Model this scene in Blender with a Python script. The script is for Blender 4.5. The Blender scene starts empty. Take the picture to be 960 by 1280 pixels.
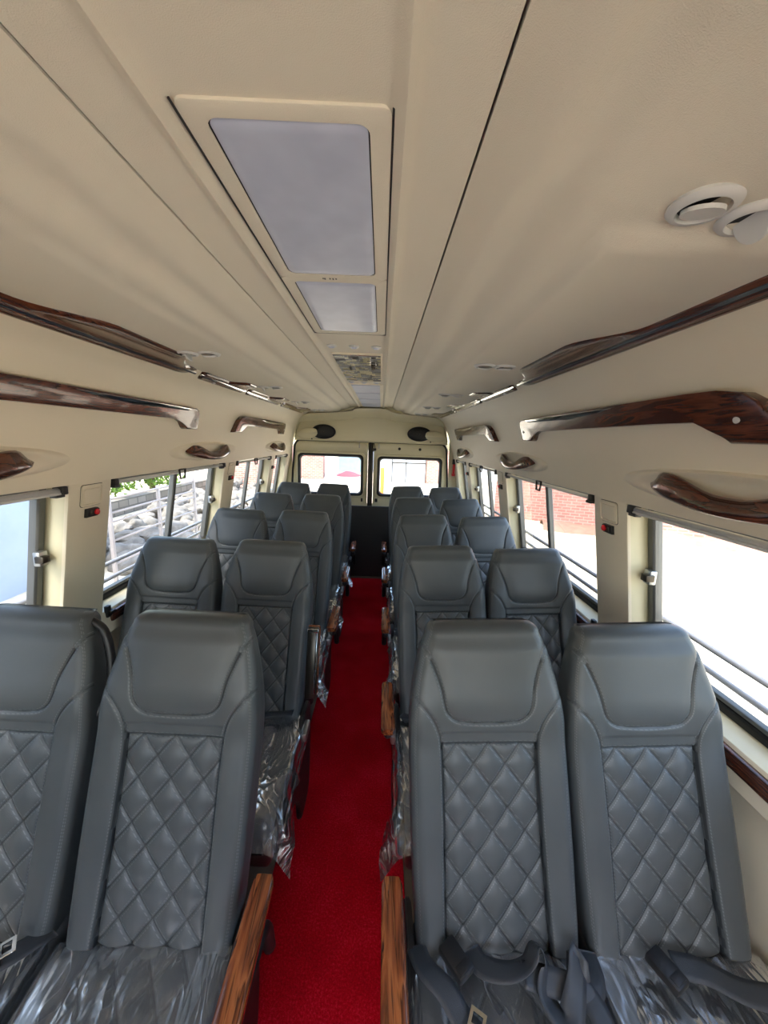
import bpy, bmesh, math, random
from mathutils import Vector, Matrix, noise
random.seed(4)
C = bpy.context.scene.collection
sc = bpy.context.scene

# ------------------------------------------------------------------ helpers
def P(o, **k):
    for a, b in k.items(): o[a] = b
    return o
def tag(o, label, cat, group=None):
    o['label'] = label; o['category'] = cat
    if group: o['group'] = group
    return o
def link(o, parent=None):
    C.objects.link(o)
    if parent: o.parent = parent
    return o
def mesh(name, vs, fs, mat, parent=None, smooth=True, uv=None):
    me = bpy.data.meshes.new(name)
    me.from_pydata([tuple(v) for v in vs], [], fs)
    me.update()
    for m in (mat if isinstance(mat, (list, tuple)) else [mat]): me.materials.append(m)
    if smooth:
        for p in me.polygons: p.use_smooth = True
    return link(bpy.data.objects.new(name, me), parent)
def empty(name, loc=(0, 0, 0), parent=None):
    o = bpy.data.objects.new(name, None); o.empty_display_size = .05
    o.location = loc
    return link(o, parent)
def thing(name, label, cat, loc=(0, 0, 0), group=None):
    return tag(empty(name, loc), label, cat, group)
def inst(name, me, parent=None, loc=(0, 0, 0)):
    o = bpy.data.objects.new(name, me); o.location = loc
    return link(o, parent)
def bm_obj(name, bm, mat, parent=None, smooth=True, sharp=40):
    bmesh.ops.recalc_face_normals(bm, faces=bm.faces)
    me = bpy.data.meshes.new(name); bm.to_mesh(me); bm.free()
    for m in (mat if isinstance(mat, (list, tuple)) else [mat]): me.materials.append(m)
    if smooth:
        for p in me.polygons: p.use_smooth = True
        me.set_sharp_from_angle(angle=math.radians(sharp))
    return link(bpy.data.objects.new(name, me), parent)
def add_box(bm, x0, x1, y0, y1, z0, z1, bev=0, seg=2, M=None):
    r = bmesh.ops.create_cube(bm, size=1)
    vs = r['verts']
    for v in vs:
        v.co = Vector(((x0 + x1) / 2 + v.co.x * (x1 - x0), (y0 + y1) / 2 + v.co.y * (y1 - y0), (z0 + z1) / 2 + v.co.z * (z1 - z0)))
    if bev:
        es = list({e for v in vs for e in v.link_edges})
        r2 = bmesh.ops.bevel(bm, geom=es, offset=bev, segments=seg, profile=.5, affect='EDGES')
        vs = list({v for f in r2['faces'] for v in f.verts} | {v for v in vs if v.is_valid})
    if M:
        for v in vs: v.co = M @ v.co
    return vs
def box(name, x0, x1, y0, y1, z0, z1, mat, parent=None, bev=0, seg=2, M=None):
    bm = bmesh.new(); add_box(bm, x0, x1, y0, y1, z0, z1, bev, seg, M)
    return bm_obj(name, bm, mat, parent)
def tube_data(pts, r, n=10, closed=False, flat=None):
    pts = [Vector(p) for p in pts]; vs = []; fs = []
    N = len(pts)
    prev = None
    for i, p in enumerate(pts):
        a = pts[i - 1] if (i > 0 or closed) else p
        b = pts[(i + 1) % N] if (i < N - 1 or closed) else p
        t = (b - a).normalized()
        if prev is None:
            ref = Vector((0, 0, 1)) if abs(t.z) < .9 else Vector((1, 0, 0))
            u = t.cross(ref).normalized()
        else:
            u = (prev - t * prev.dot(t)).normalized()
        prev = u; w = t.cross(u)
        rr = r[i] if isinstance(r, (list, tuple)) else r
        for k in range(n):
            an = 2 * math.pi * k / n
            vs.append(p + (u * math.cos(an) + w * math.sin(an)) * rr)
    for i in range(N if closed else N - 1):
        for k in range(n):
            a = i * n + k; b = i * n + (k + 1) % n; j = ((i + 1) % N) * n
            fs.append((a, b, j + (k + 1) % n, j + k))
    if not closed:
        fs.append(tuple(range(n))[::-1]); fs.append(tuple((N - 1) * n + k for k in range(n)))
    return vs, fs
def tube(name, pts, r, mat, parent=None, n=10, closed=False):
    vs, fs = tube_data(pts, r, n, closed)
    return mesh(name, vs, fs, mat, parent)
def lathe(name, prof, mat, parent=None, n=28, axis='Z', sx=1, sy=1, loc=(0, 0, 0)):
    vs = []; fs = []
    for r, h in prof:
        for k in range(n):
            a = 2 * math.pi * k / n
            p = (r * math.cos(a) * sx, r * math.sin(a) * sy, h)
            if axis == 'Y': p = (p[0], h, p[1])
            vs.append(p)
    m = len(prof)
    for i in range(m - 1):
        for k in range(n):
            fs.append((i * n + k, i * n + (k + 1) % n, (i + 1) * n + (k + 1) % n, (i + 1) * n + k))
    fs.append(tuple(range(n))); fs.append(tuple((m - 1) * n + k for k in range(n)))
    bm = bmesh.new(); me = bpy.data.meshes.new('t'); me.from_pydata(vs, [], fs); bm.from_mesh(me); bpy.data.meshes.remove(me)
    o = bm_obj(name, bm, mat, parent, sharp=50); o.location = loc
    return o
def interp(tab, x):
    if x <= tab[0][0]: return tab[0][1]
    for (a, b), (c, d) in zip(tab, tab[1:]):
        if x <= c:
            return b + (d - b) * (x - a) / (c - a) if c > a else d
    return tab[-1][1]
def sstep(a, b, x):
    t = min(1, max(0, (x - a) / (b - a))); return t * t * (3 - 2 * t)
def catmull(pts, n=8, closed=False):
    out = []; N = len(pts); pts = [Vector(p) for p in pts]
    for i in range(N if closed else N - 1):
        p0 = pts[(i - 1) % N] if closed or i > 0 else pts[0]
        p1 = pts[i]; p2 = pts[(i + 1) % N]
        p3 = pts[(i + 2) % N] if closed or i < N - 2 else pts[-1]
        for k in range(n):
            t = k / n
            out.append(.5 * ((2 * p1) + (p2 - p0) * t + (2 * p0 - 5 * p1 + 4 * p2 - p3) * t * t + (3 * p1 - p0 - 3 * p2 + p3) * t ** 3))
    if not closed: out.append(pts[-1])
    return out

# ------------------------------------------------------------------ materials
def srgb(r, g, b):
    f = lambda c: (c / 255 / 12.92) if c / 255 <= .04045 else ((c / 255 + .055) / 1.055) ** 2.4
    return (f(r), f(g), f(b), 1)
class NT:
    def __init__(s, name):
        s.m = bpy.data.materials.new(name); s.m.use_nodes = True; s.t = s.m.node_tree
        s.b = s.t.nodes['Principled BSDF']; s.out = s.t.nodes['Material Output']
    def n(s, t, **k):
        o = s.t.nodes.new(t)
        for a, b in k.items():
            if a in o.inputs: o.inputs[a].default_value = b
            else: setattr(o, a, b)
        return o
    def l(s, a, b): s.t.links.new(a, b)
    def co(s, kind='Object', scale=(1, 1, 1)):
        tc = s.n('ShaderNodeTexCoord'); mp = s.n('ShaderNodeMapping'); mp.inputs['Scale'].default_value = scale
        s.l(tc.outputs[kind], mp.inputs['Vector']); return mp.outputs['Vector']
    def ramp(s, fac, stops):
        r = s.n('ShaderNodeValToRGB'); e = r.color_ramp.elements
        while len(e) < len(stops): e.new(.5)
        for x, (p, c) in zip(e, stops): x.position = p; x.color = c
        s.l(fac, r.inputs['Fac']); return r.outputs['Color']
    def bump(s, h, strength=.3, dist=.002, normal=None):
        b = s.n('ShaderNodeBump'); b.inputs['Strength'].default_value = strength; b.inputs['Distance'].default_value = dist
        s.l(h, b.inputs['Height'])
        if normal: s.l(normal, b.inputs['Normal'])
        return b.outputs['Normal']
    def math(s, op, a, b=None, c=None):
        m = s.n('ShaderNodeMath', operation=op)
        for i, v in enumerate((a, b, c)):
            if v is None: continue
            if isinstance(v, (int, float)): m.inputs[i].default_value = v
            else: s.l(v, m.inputs[i])
        return m.outputs[0]
def simple(name, col, rough=.5, metal=0, bump=0, bscale=200, coat=0, var=0, spec=None, vscale=3):
    t = NT(name); b = t.b
    b.inputs['Base Color'].default_value = col; b.inputs['Roughness'].default_value = rough
    b.inputs['Metallic'].default_value = metal; b.inputs['Coat Weight'].default_value = coat
    b.inputs['Coat Roughness'].default_value = .05
    if spec is not None: b.inputs['Specular IOR Level'].default_value = spec
    v = t.co()
    nz = t.n('ShaderNodeTexNoise', Scale=vscale, Detail=4.0); t.l(v, nz.inputs['Vector'])
    d = tuple(c * (1 - var) for c in col[:3]) + (1,); u = tuple(min(1, c * (1 + var)) for c in col[:3]) + (1,)
    t.l(t.ramp(nz.outputs['Fac'], [(.3, d), (.7, u)]), b.inputs['Base Color'])
    if bump:
        n2 = t.n('ShaderNodeTexNoise', Scale=bscale, Detail=3.0); t.l(v, n2.inputs['Vector'])
        t.l(t.bump(n2.outputs['Fac'], bump, .001), b.inputs['Normal'])
    return t.m
M = {}
M['cream'] = simple('cream_moulded_panel', srgb(230, 220, 198), .55, bump=.25, bscale=500, var=.02)
M['ceil'] = simple('ceiling_fabric_panel', srgb(222, 215, 199), .75, bump=.5, bscale=700, var=.02)
M['paint'] = simple('painted_cream_metal', srgb(214, 208, 178), .3, coat=.3, var=.02)
M['white_paint'] = simple('pale_painted_sill', srgb(205, 212, 215), .3, coat=.2, var=.02)
M['black'] = simple('black_plastic', srgb(28, 28, 30), .45, bump=.2, bscale=400, var=.1)
M['rubber'] = simple('black_rubber', srgb(22, 23, 25), .6, var=.1)
M['frame_metal'] = simple('grey_anodised_window_frame', srgb(98, 100, 100), .4, metal=.5, var=.05)
M['alu'] = simple('satin_aluminium', srgb(170, 172, 172), .3, metal=.9, var=.04)
M['rail_grey'] = simple('grey_painted_tube', srgb(150, 152, 158), .45, var=.05)
M['chrome'] = simple('polished_chrome', srgb(215, 215, 212), .08, metal=1, var=.02)
M['dark_steel'] = simple('dark_grey_steel', srgb(70, 66, 60), .3, metal=.8, var=.08)
M['red_btn'] = simple('red_button_plastic', srgb(215, 30, 40), .35, var=.03)
M['red'] = simple('red_plastic', srgb(200, 30, 35), .35, var=.03)
M['vinyl'] = simple('beige_floor_vinyl', srgb(120, 108, 95), .5, var=.06)
M['panelblk'] = simple('charcoal_bulkhead_vinyl', srgb(50, 52, 55), .6, bump=.2, bscale=300, var=.05)
M['maroon'] = simple('dark_maroon_plastic', srgb(52, 38, 42), .4, bump=.1, var=.06)
M['ventgrey'] = simple('pale_grey_vent_plastic', srgb(208, 208, 206), .4, var=.02)
M['belt'] = simple('black_webbing', srgb(56, 61, 68), .36, bump=.5, bscale=900, var=.08)
M['diffuser'] = None

def leather():
    t = NT('grey_leather'); b = t.b
    v = t.co()
    nz = t.n('ShaderNodeTexNoise', Scale=6.0, Detail=3.0); t.l(v, nz.inputs['Vector'])
    base = t.ramp(nz.outputs['Fac'], [(.3, srgb(68, 73, 76)), (.7, srgb(76, 81, 84))])
    at = t.n('ShaderNodeAttribute', attribute_name='seam')      # distance to the nearest sewn line
    s = at.outputs['Fac']
    # thread line beside the seam, broken into dashes
    d = t.math('ABSOLUTE', t.math('SUBTRACT', s, .0055))
    line = t.math('LESS_THAN', d, .0010)
    sep = t.n('ShaderNodeSeparateXYZ'); t.l(v, sep.inputs[0])
    ph = t.math('ADD', t.math('MULTIPLY', sep.outputs['Z'], 900.0), t.math('MULTIPLY', sep.outputs['X'], 500.0))
    dash = t.math('GREATER_THAN', t.math('SINE', ph), -.35)
    st = t.math('MULTIPLY', t.math('MULTIPLY', line, dash), .28)
    mx = t.n('ShaderNodeMixRGB'); mx.inputs['Color2'].default_value = srgb(140, 146, 148)
    t.l(st, mx.inputs['Fac']); t.l(base, mx.inputs['Color1'])
    gr = t.math('LESS_THAN', s, .0016)
    m2 = t.n('ShaderNodeMixRGB'); m2.inputs['Color2'].default_value = srgb(34, 38, 42)
    t.l(t.math('MULTIPLY', gr, .8), m2.inputs['Fac']); t.l(mx.outputs[0], m2.inputs['Color1'])
    t.l(m2.outputs[0], b.inputs['Base Color'])
    b.inputs['Roughness'].default_value = .42; b.inputs['Specular IOR Level'].default_value = .5
    vo = t.n('ShaderNodeTexVoronoi', Scale=650.0); t.l(v, vo.inputs['Vector'])
    t.l(t.bump(vo.outputs['Distance'], .25, .0006), b.inputs['Normal'])
    return t.m
M['leather'] = leather()

def wood(name, axis, c1, c2, c3, scale=1.0, rough=.25):
    t = NT(name); b = t.b
    sc_ = {'Y': (14, 1.3, 14), 'Z': (14, 14, 1.3)}[axis]
    v = t.co('Object', tuple(x * scale for x in sc_))
    nz = t.n('ShaderNodeTexNoise', Scale=1.6, Detail=5.0, Distortion=1.6); t.l(v, nz.inputs['Vector'])
    wv = t.math('FRACT', t.math('MULTIPLY', nz.outputs['Fac'], 7.0))
    fine = t.n('ShaderNodeTexNoise', Scale=14.0, Detail=4.0); t.l(v, fine.inputs['Vector'])
    f = t.math('ADD', t.math('MULTIPLY', wv, .75), t.math('MULTIPLY', fine.outputs['Fac'], .25))
    t.l(t.ramp(f, [(.1, c1), (.45, c2), (.72, c3), (.92, c1)]), b.inputs['Base Color'])
    b.inputs['Roughness'].default_value = rough; b.inputs['Coat Weight'].default_value = .6; b.inputs['Coat Roughness'].default_value = .06
    return t.m
M['arm_wood'] = wood('zebra_armrest_wood', 'Y', srgb(62, 28, 14), srgb(134, 70, 36), srgb(164, 96, 52), .8)
M['trim_wood'] = wood('walnut_gloss_trim', 'Y', srgb(50, 24, 16), srgb(84, 44, 29), srgb(102, 57, 38), .7, .22)

def carpet():
    t = NT('red_carpet'); b = t.b
    v = t.co()
    n1 = t.n('ShaderNodeTexNoise', Scale=160.0, Detail=6.0, Roughness=.75); t.l(v, n1.inputs['Vector'])
    n3 = t.n('ShaderNodeTexNoise', Scale=5.0, Detail=3.0); t.l(v, n3.inputs['Vector'])
    f = t.math('ADD', t.math('MULTIPLY', n1.outputs['Fac'], .75), t.math('MULTIPLY', n3.outputs['Fac'], .25))
    t.l(t.ramp(f, [(.36, srgb(150, 0, 16)), (.52, srgb(196, 4, 28)), (.62, srgb(224, 34, 60))]), b.inputs['Base Color'])
    b.inputs['Roughness'].default_value = .95; b.inputs['Specular IOR Level'].default_value = .1
    b.inputs['Sheen Weight'].default_value = .2; b.inputs['Sheen Tint'].default_value = srgb(255, 60, 90)
    n2 = t.n('ShaderNodeTexNoise', Scale=350.0, Detail=3.0); t.l(v, n2.inputs['Vector'])
    t.l(t.bump(n2.outputs['Fac'], .9, .004), b.inputs['Normal'])
    return t.m
M['carpet'] = carpet()

def film():
    t = NT('clear_plastic_film'); t.t.nodes.remove(t.b)
    tr = t.n('ShaderNodeBsdfTransparent'); tr.inputs[0].default_value = (.985, .99, 1, 1)
    gl = t.n('ShaderNodeBsdfGlossy'); gl.inputs['Roughness'].default_value = .17; gl.inputs[0].default_value = (1, 1, 1, 1)
    df = t.n('ShaderNodeBsdfTranslucent'); df.inputs[0].default_value = (.8, .85, .92, 1)
    d2 = t.n('ShaderNodeBsdfDiffuse'); d2.inputs[0].default_value = (.75, .8, .88, 1)
    v = t.co('Object', (1, .45, 1))
    nz = t.n('ShaderNodeTexNoise', Scale=8.0, Detail=2.0, Distortion=1.6); t.l(v, nz.inputs['Vector'])
    rd = t.math('ABSOLUTE', t.math('SUBTRACT', nz.outputs['Fac'], .5))
    n2 = t.n('ShaderNodeTexNoise', Scale=24.0, Detail=1.0, Distortion=1.5); t.l(v, n2.inputs['Vector'])
    h = t.math('ADD', t.math('MULTIPLY', t.math('POWER', rd, .6), -1.0), t.math('MULTIPLY', n2.outputs['Fac'], .25))
    nm = t.bump(h, .7, .014)
    for x in (gl, df, d2): t.l(nm, x.inputs['Normal'])
    fr = t.n('ShaderNodeFresnel', IOR=1.5); t.l(nm, fr.inputs['Normal'])
    fac = t.math('MINIMUM', t.math('ADD', t.math('MULTIPLY', fr.outputs[0], 1.1), .03), .7)
    a = t.n('ShaderNodeMixShader'); a.inputs[0].default_value = .5; t.l(df.outputs[0], a.inputs[1]); t.l(d2.outputs[0], a.inputs[2])
    m1 = t.n('ShaderNodeMixShader'); m1.inputs[0].default_value = .13; t.l(tr.outputs[0], m1.inputs[1]); t.l(a.outputs[0], m1.inputs[2])
    m2 = t.n('ShaderNodeMixShader'); t.l(fac, m2.inputs[0]); t.l(m1.outputs[0], m2.inputs[1]); t.l(gl.outputs[0], m2.inputs[2])
    t.l(m2.outputs[0], t.out.inputs['Surface'])
    return t.m
M['film'] = film()
def glass():
    t = NT('window_glass'); t.t.nodes.remove(t.b)
    tr = t.n('ShaderNodeBsdfTransparent'); tr.inputs[0].default_value = (.93, .96, .95, 1)
    gl = t.n('ShaderNodeBsdfGlossy'); gl.inputs['Roughness'].default_value = .03
    lw = t.n('ShaderNodeLayerWeight', Blend=.12)
    m = t.n('ShaderNodeMixShader'); t.l(t.math('MULTIPLY', lw.outputs['Fresnel'], .5), m.inputs[0]); t.l(tr.outputs[0], m.inputs[1]); t.l(gl.outputs[0], m.inputs[2])
    t.l(m.outputs[0], t.out.inputs['Surface']); return t.m
M['glass'] = glass()
def diffuser():
    t = NT('lamp_diffuser'); b = t.b
    b.inputs['Base Color'].default_value = srgb(200, 206, 222); b.inputs['Roughness'].default_value = .35
    v = t.co(); nz = t.n('ShaderNodeTexNoise', Scale=14.0, Detail=2.0); t.l(v, nz.inputs['Vector'])
    t.l(t.ramp(nz.outputs['Fac'], [(.3, srgb(172, 177, 194)), (.7, srgb(184, 189, 205))]), b.inputs['Base Color'])
    b.inputs['Emission Color'].default_value = srgb(190, 200, 235); b.inputs['Emission Strength'].default_value = .02
    return t.m
M['diffuser'] = diffuser()
M['mirror'] = simple('mirror_silver', srgb(232, 228, 220), .06, metal=1, var=.01)
def speaker_mesh():
    t = NT('black_speaker_mesh'); b = t.b
    v = t.co(); vo = t.n('ShaderNodeTexVoronoi', Scale=160.0); t.l(v, vo.inputs['Vector'])
    t.l(t.ramp(vo.outputs['Distance'], [(.2, srgb(8, 8, 8)), (.5, srgb(36, 36, 38))]), b.inputs['Base Color'])
    b.inputs['Roughness'].default_value = .5
    return t.m
M['spk'] = speaker_mesh()
def brick(name, axis, c1, c2, mort, w=.24, h=.085, ms=.012):
    t = NT(name); b = t.b
    tc = t.n('ShaderNodeTexCoord'); sp = t.n('ShaderNodeSeparateXYZ'); t.l(tc.outputs['Object'], sp.inputs[0])
    cb = t.n('ShaderNodeCombineXYZ'); t.l(sp.outputs[axis], cb.inputs['X']); t.l(sp.outputs['Z'], cb.inputs['Y'])
    br = t.n('ShaderNodeTexBrick', Scale=1.0)
    br.inputs['Brick Width'].default_value = w; br.inputs['Row Height'].default_value = h; br.inputs['Mortar Size'].default_value = ms
    br.inputs['Color1'].default_value = c1; br.inputs['Color2'].default_value = c2; br.inputs['Mortar'].default_value = mort
    t.l(cb.outputs[0], br.inputs['Vector'])
    nz = t.n('ShaderNodeTexNoise', Scale=1.5, Detail=5.0); t.l(cb.outputs[0], nz.inputs['Vector'])
    mx = t.n('ShaderNodeMixRGB', blend_type='MULTIPLY'); mx.inputs['Fac'].default_value = .5
    t.l(br.outputs['Color'], mx.inputs['Color1']); t.l(t.ramp(nz.outputs['Fac'], [(.3, (.5, .5, .5, 1)), (.7, (1, 1, 1, 1))]), mx.inputs['Color2'])
    t.l(mx.outputs[0], b.inputs['Base Color']); b.inputs['Roughness'].default_value = .9
    t.l(t.bump(br.outputs['Fac'], -.6, .01), b.inputs['Normal'])
    return t.m
M['brickX'] = brick('red_brick_facing', 'X', srgb(150, 96, 88), srgb(166, 116, 107), srgb(158, 146, 138))
M['brickY'] = brick('red_brick_side', 'Y', srgb(150, 96, 88), srgb(166, 116, 107), srgb(158, 146, 138))
M['block'] = brick('grey_stone_block', 'X', srgb(112, 106, 98), srgb(130, 124, 116), srgb(92, 88, 82), .4, .2, .02)
def patchy(name, cols, scale, rough=.9, bump=.5, bd=.02):
    t = NT(name); v = t.co()
    nz = t.n('ShaderNodeTexNoise', Scale=scale, Detail=8.0, Roughness=.65); t.l(v, nz.inputs['Vector'])
    k = len(cols); t.l(t.ramp(nz.outputs['Fac'], [(.3 + .4 * i / (k - 1), c) for i, c in enumerate(cols)]), t.b.inputs['Base Color'])
    t.b.inputs['Roughness'].default_value = rough
    t.l(t.bump(nz.outputs['Fac'], bump, bd), t.b.inputs['Normal'])
    return t.m
M['sand'] = patchy('bright_sandy_ground', [srgb(176, 160, 132), srgb(206, 194, 172), srgb(222, 212, 194)], 2.5)
M['rubble'] = patchy('grey_rubble_stone', [srgb(84, 80, 74), srgb(112, 106, 98), srgb(134, 128, 120)], 4)
M['dirt'] = patchy('pinkish_dirt_bank', [srgb(132, 96, 82), srgb(152, 118, 102)], 4)
M['leaf'] = patchy('green_leaves', [srgb(58, 88, 36), srgb(98, 130, 52), srgb(132, 152, 74)], 9)
M['bark'] = patchy('brown_bark', [srgb(80, 62, 48), srgb(110, 90, 70)], 12)
M['plaster'] = patchy('pale_blue_white_plaster', [srgb(158, 170, 186), srgb(172, 182, 196)], 1.5, bump=.05)
M['rail_pale'] = simple('weathered_pale_rail', srgb(158, 150, 146), .7, var=.1)
M['orange'] = simple('orange_painted_metal', srgb(190, 104, 40), .6, var=.05)
M['blue_gate'] = simple('pale_blue_painted_gate', srgb(110, 138, 158), .6, var=.08)
M['cloth_pink'] = simple('faded_pink_tarpaulin', srgb(165, 85, 92), .8, var=.1)

# ------------------------------------------------------------------ van body
Y0, Y1 = -1.15, 4.45
LOW = [(0, 1.045), (.30, 1.06), (.55, 1.065), (.72, 1.06), (.752, 1.035), (.84, 1.044)]
UP = [(.86, 1.044), (1.414, .95), (1.50, .930), (1.60, .905), (1.68, .882), (1.75, .853), (1.80, .825), (1.84, .795), (1.87, .745)]
def xc(z): return -.10 - .02 * min(1, max(0, (z - 1.414) / .4))
def wx(side, z, off=0):
    a = interp(LOW, z) if z < .84 else interp(UP, z)
    return xc(z) + side * (a + off)
WIN = [(.02, 1.27), (1.48, 2.57), (2.77, 3.66), (3.80, 4.28)]
ZB, ZT, DG = .86, 1.414, .085
def wall(side):
    name = 'wall_left' if side < 0 else 'wall_right'
    vs = []; fs = []; mi = []
    def quad(a, b, c, d, m=0):
        i = len(vs); vs.extend((a, b, c, d)); fs.append((i, i + 1, i + 2, i + 3)); mi.append(m)
    def strip(prof, y0, y1, m=0):
        i0 = len(vs); 
        ys = [y0 + (y1 - y0) * k / 24 for k in range(25)]
        for y in ys:
            for x, z in prof: vs.append((x, y, z))
        n = len(prof)
        for j in range(24):
            for k in range(n - 1):
                a = i0 + j * n + k; fs.append((a, a + 1, a + n + 1, a + n)); mi.append(m)
    low = [(wx(side, z), z) for z in [0, .1, .2, .3, .42, .55, .66, .72, .74, .752]]
    strip(low, Y0, Y1)
    lip = [(wx(side, .752), .752), (wx(side, .79), .79), (wx(side, .84), .84), (wx(side, .84) + side * .004, .848)]
    strip(lip, Y0, Y1)
    zs = [1.414] + [1.414 + (1.87 - 1.414) * k / 22 for k in range(1, 23)]
    strip([(wx(side, z), z) for z in zs] + [(wx(side, 1.87) - side * .03, 1.895)], Y0, Y1)
    # ledge under every window and outer skin above it
    strip([(wx(side, .84) + side * .004, .848), (wx(side, .86, .03), .856), (wx(side, .86, DG + .02), .862)], Y0, Y1, 1)
    strip([(wx(side, 1.414), 1.414), (wx(side, 1.414, DG + .02), 1.414)], Y0, Y1)
    edges = [Y0] + [v for w in WIN for v in w] + [Y1]
    for k in range(0, len(edges), 2):
        a, b = edges[k], edges[k + 1]
        n = 8
        for j in range(n):
            z0 = .84 + (1.414 - .84) * j / n; z1 = .84 + (1.414 - .84) * (j + 1) / n
            i0, i1 = wx(side, z0), wx(side, z1); o0, o1 = wx(side, z0, DG + .02), wx(side, z1, DG + .02)
            r = .012
            # inner face with small rounded arrises
            col = [(o0, o1, b), (i0 + side * .012, i1 + side * .012, b), (i0 + side * .003, i1 + side * .003, b - .004), (i0, i1, b - r), (i0, i1, a + r), (i0 + side * .003, i1 + side * .003, a + .004), (i0 + side * .012, i1 + side * .012, a), (o0, o1, a)]
            for (p, q, y), (p2, q2, y2) in zip(col, col[1:]):
                quad((p, y, z0), (p2, y2, z0), (q2, y2, z1), (q, y, z1), 1 if (y == y2) else 0)
    o = mesh(name, vs, fs, [M['cream'], M['paint']], smooth=True)
    for p, m in zip(o.data.polygons, mi): p.material_index = m
    bm = bmesh.new(); bm.from_mesh(o.data); bmesh.ops.remove_doubles(bm, verts=bm.verts, dist=.0004)
    bmesh.ops.recalc_face_normals(bm, faces=bm.faces); bm.to_mesh(o.data); bm.free()
    o.data.set_sharp_from_angle(angle=math.radians(38))
    o['kind'] = 'structure'
    # outer skin so the walls have a thickness
    return o
for s in (-1, 1): wall(s)

fl = box('floor', -1.16, .96, Y0, Y1, -.06, -.004, M['vinyl']); fl['kind'] = 'structure'
def carpet_runner():
    bm = bmesh.new(); add_box(bm, -.352, .135, Y0, 4.18, -.004, .006, .002, 1)
    o = bm_obj('carpet_runner', bm, M['carpet'])
    return tag(o, 'bright red carpet runner along the aisle between the seats', 'carpet')
carpet_runner()

# ceiling: centre panel, seams, side ducts
CC = -.127
def ceil_z(x, y):
    h = abs(x - CC); side = 1 if x > CC else -1
    if h < .2365:
        z = 1.970
        z -= .014 * math.exp(-((h - .1425) / .011) ** 2)         # long raised bead
        z -= .004 * sstep(.16, .235, h)
        return z
    if h < .2400: return 1.990                                      # dark gap
    z = interp([(.2400, 1.965), (.252, 1.959), (.26, 1.953), (.28, 1.942), (.29, 1.937), (.30, 1.934), (.315, 1.9325), (.335, 1.932), (.345, 1.929), (.355, 1.923), (.37, 1.911), (.38, 1.905), (.39, 1.902), (.40, 1.9015), (.60, 1.897), (.76, 1.890)], h)
    # sculpted raised field in the duct
    yy = y - .60
    if side > 0:
        f = sstep(-.018, .018, yy + (h - .44) * .12) * sstep(.425, .450, h)
        z -= .014 * f
        z += .018 * math.exp(-((y - .36) / .16) ** 2) * sstep(.30, .36, h) * (1 - sstep(.42, .60, h))
    else:
        z -= .007 * sstep(.415, .455, h)
        z += .004 * math.exp(-((h - .34) / .03) ** 2)
    return z
def ceiling():
    hs = [0, .05, .09, .11, .12, .128, .134, .138, .1425, .147, .151, .157, .165, .18, .20, .22, .2355, .2364, .2367, .2372, .2395, .2399, .2402, .2412, .246, .25, .255, .262, .27, .28, .29, .30, .31, .32, .33, .34, .35, .36, .37, .38, .39, .40, .41, .42, .43, .44, .45, .46, .48, .50, .53, .56, .60, .64, .68, .72, .755]
    xs = [CC - h for h in hs[::-1]] + [CC + h for h in hs[1:]]
    ys = []
    y = Y0
    while y < Y1 + .02: ys.append(y); y += .02 if y < 1.2 else .1
    ys.append(Y1 + .03)
    vs = [(x, y, ceil_z(x, y)) for y in ys for x in xs]; n = len(xs)
    fs = [(j * n + i, j * n + i + 1, (j + 1) * n + i + 1, (j + 1) * n + i) for j in range(len(ys) - 1) for i in range(n - 1)]
    o = mesh('ceiling', vs, fs, [M['ceil'], M['rubber']]); o['kind'] = 'structure'
    for p in o.data.polygons:
        if .2364 < abs(p.center.x - CC) < .2400: p.material_index = 1
    o.data.set_sharp_from_angle(angle=math.radians(50))
    return o
ceiling()
# unseen front end, added to cut light from behind: low wall, windscreen opening
fr = []
wf = bmesh.new()
add_box(wf, -1.18, .98, Y0 - .06, Y0, 0, 1.05); add_box(wf, -1.10, .90, Y0 - .06, Y0, 1.72, 2.02)
add_box(wf, -1.18, -.98, Y0 - .06, Y0, 1.05, 1.72); add_box(wf, .78, .98, Y0 - .06, Y0, 1.05, 1.72)
o = bm_obj('wall_front_added', wf, M['panelblk']); o['kind'] = 'structure'
# outer roof skin over the panels
rf = box('roof', -.98, .76, Y0, Y1 + .1, 2.0, 2.03, M['paint'], bev=.01); rf['kind'] = 'structure'

# ------------------------------------------------------------------ rear wall and doors
def rrect(cx, cz, w, h, r, n=6):
    pts = []
    for qx, qz, a0 in ((1, 1, 0), (-1, 1, 90), (-1, -1, 180), (1, -1, 270)):
        for k in range(n + 1):
            a = math.radians(a0 + 90 * k / n)
            pts.append((cx + qx * (w / 2 - r) + r * math.cos(a), cz + qz * (h / 2 - r) + r * math.sin(a)))
    return pts
def loft(name, loops, mat, parent=None, cap0=False, cap1=False, smooth=True, sharp=40, closed=True):
    n = len(loops[0]); vs = [p for L in loops for p in L]; fs = []
    for j in range(len(loops) - 1):
        for i in range(n if closed else n - 1):
            fs.append((j * n + i, j * n + (i + 1) % n, (j + 1) * n + (i + 1) % n, (j + 1) * n + i))
    if cap0: fs.append(tuple(range(n))[::-1])
    if cap1: fs.append(tuple((len(loops) - 1) * n + i for i in range(n)))
    bm = bmesh.new(); me = bpy.data.meshes.new('t'); me.from_pydata(vs, [], fs); bm.from_mesh(me); bpy.data.meshes.remove(me)
    return bm_obj(name, bm, mat, parent, smooth, sharp)
def xz(L, y): return [(x, y, z) for x, z in L]
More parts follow.
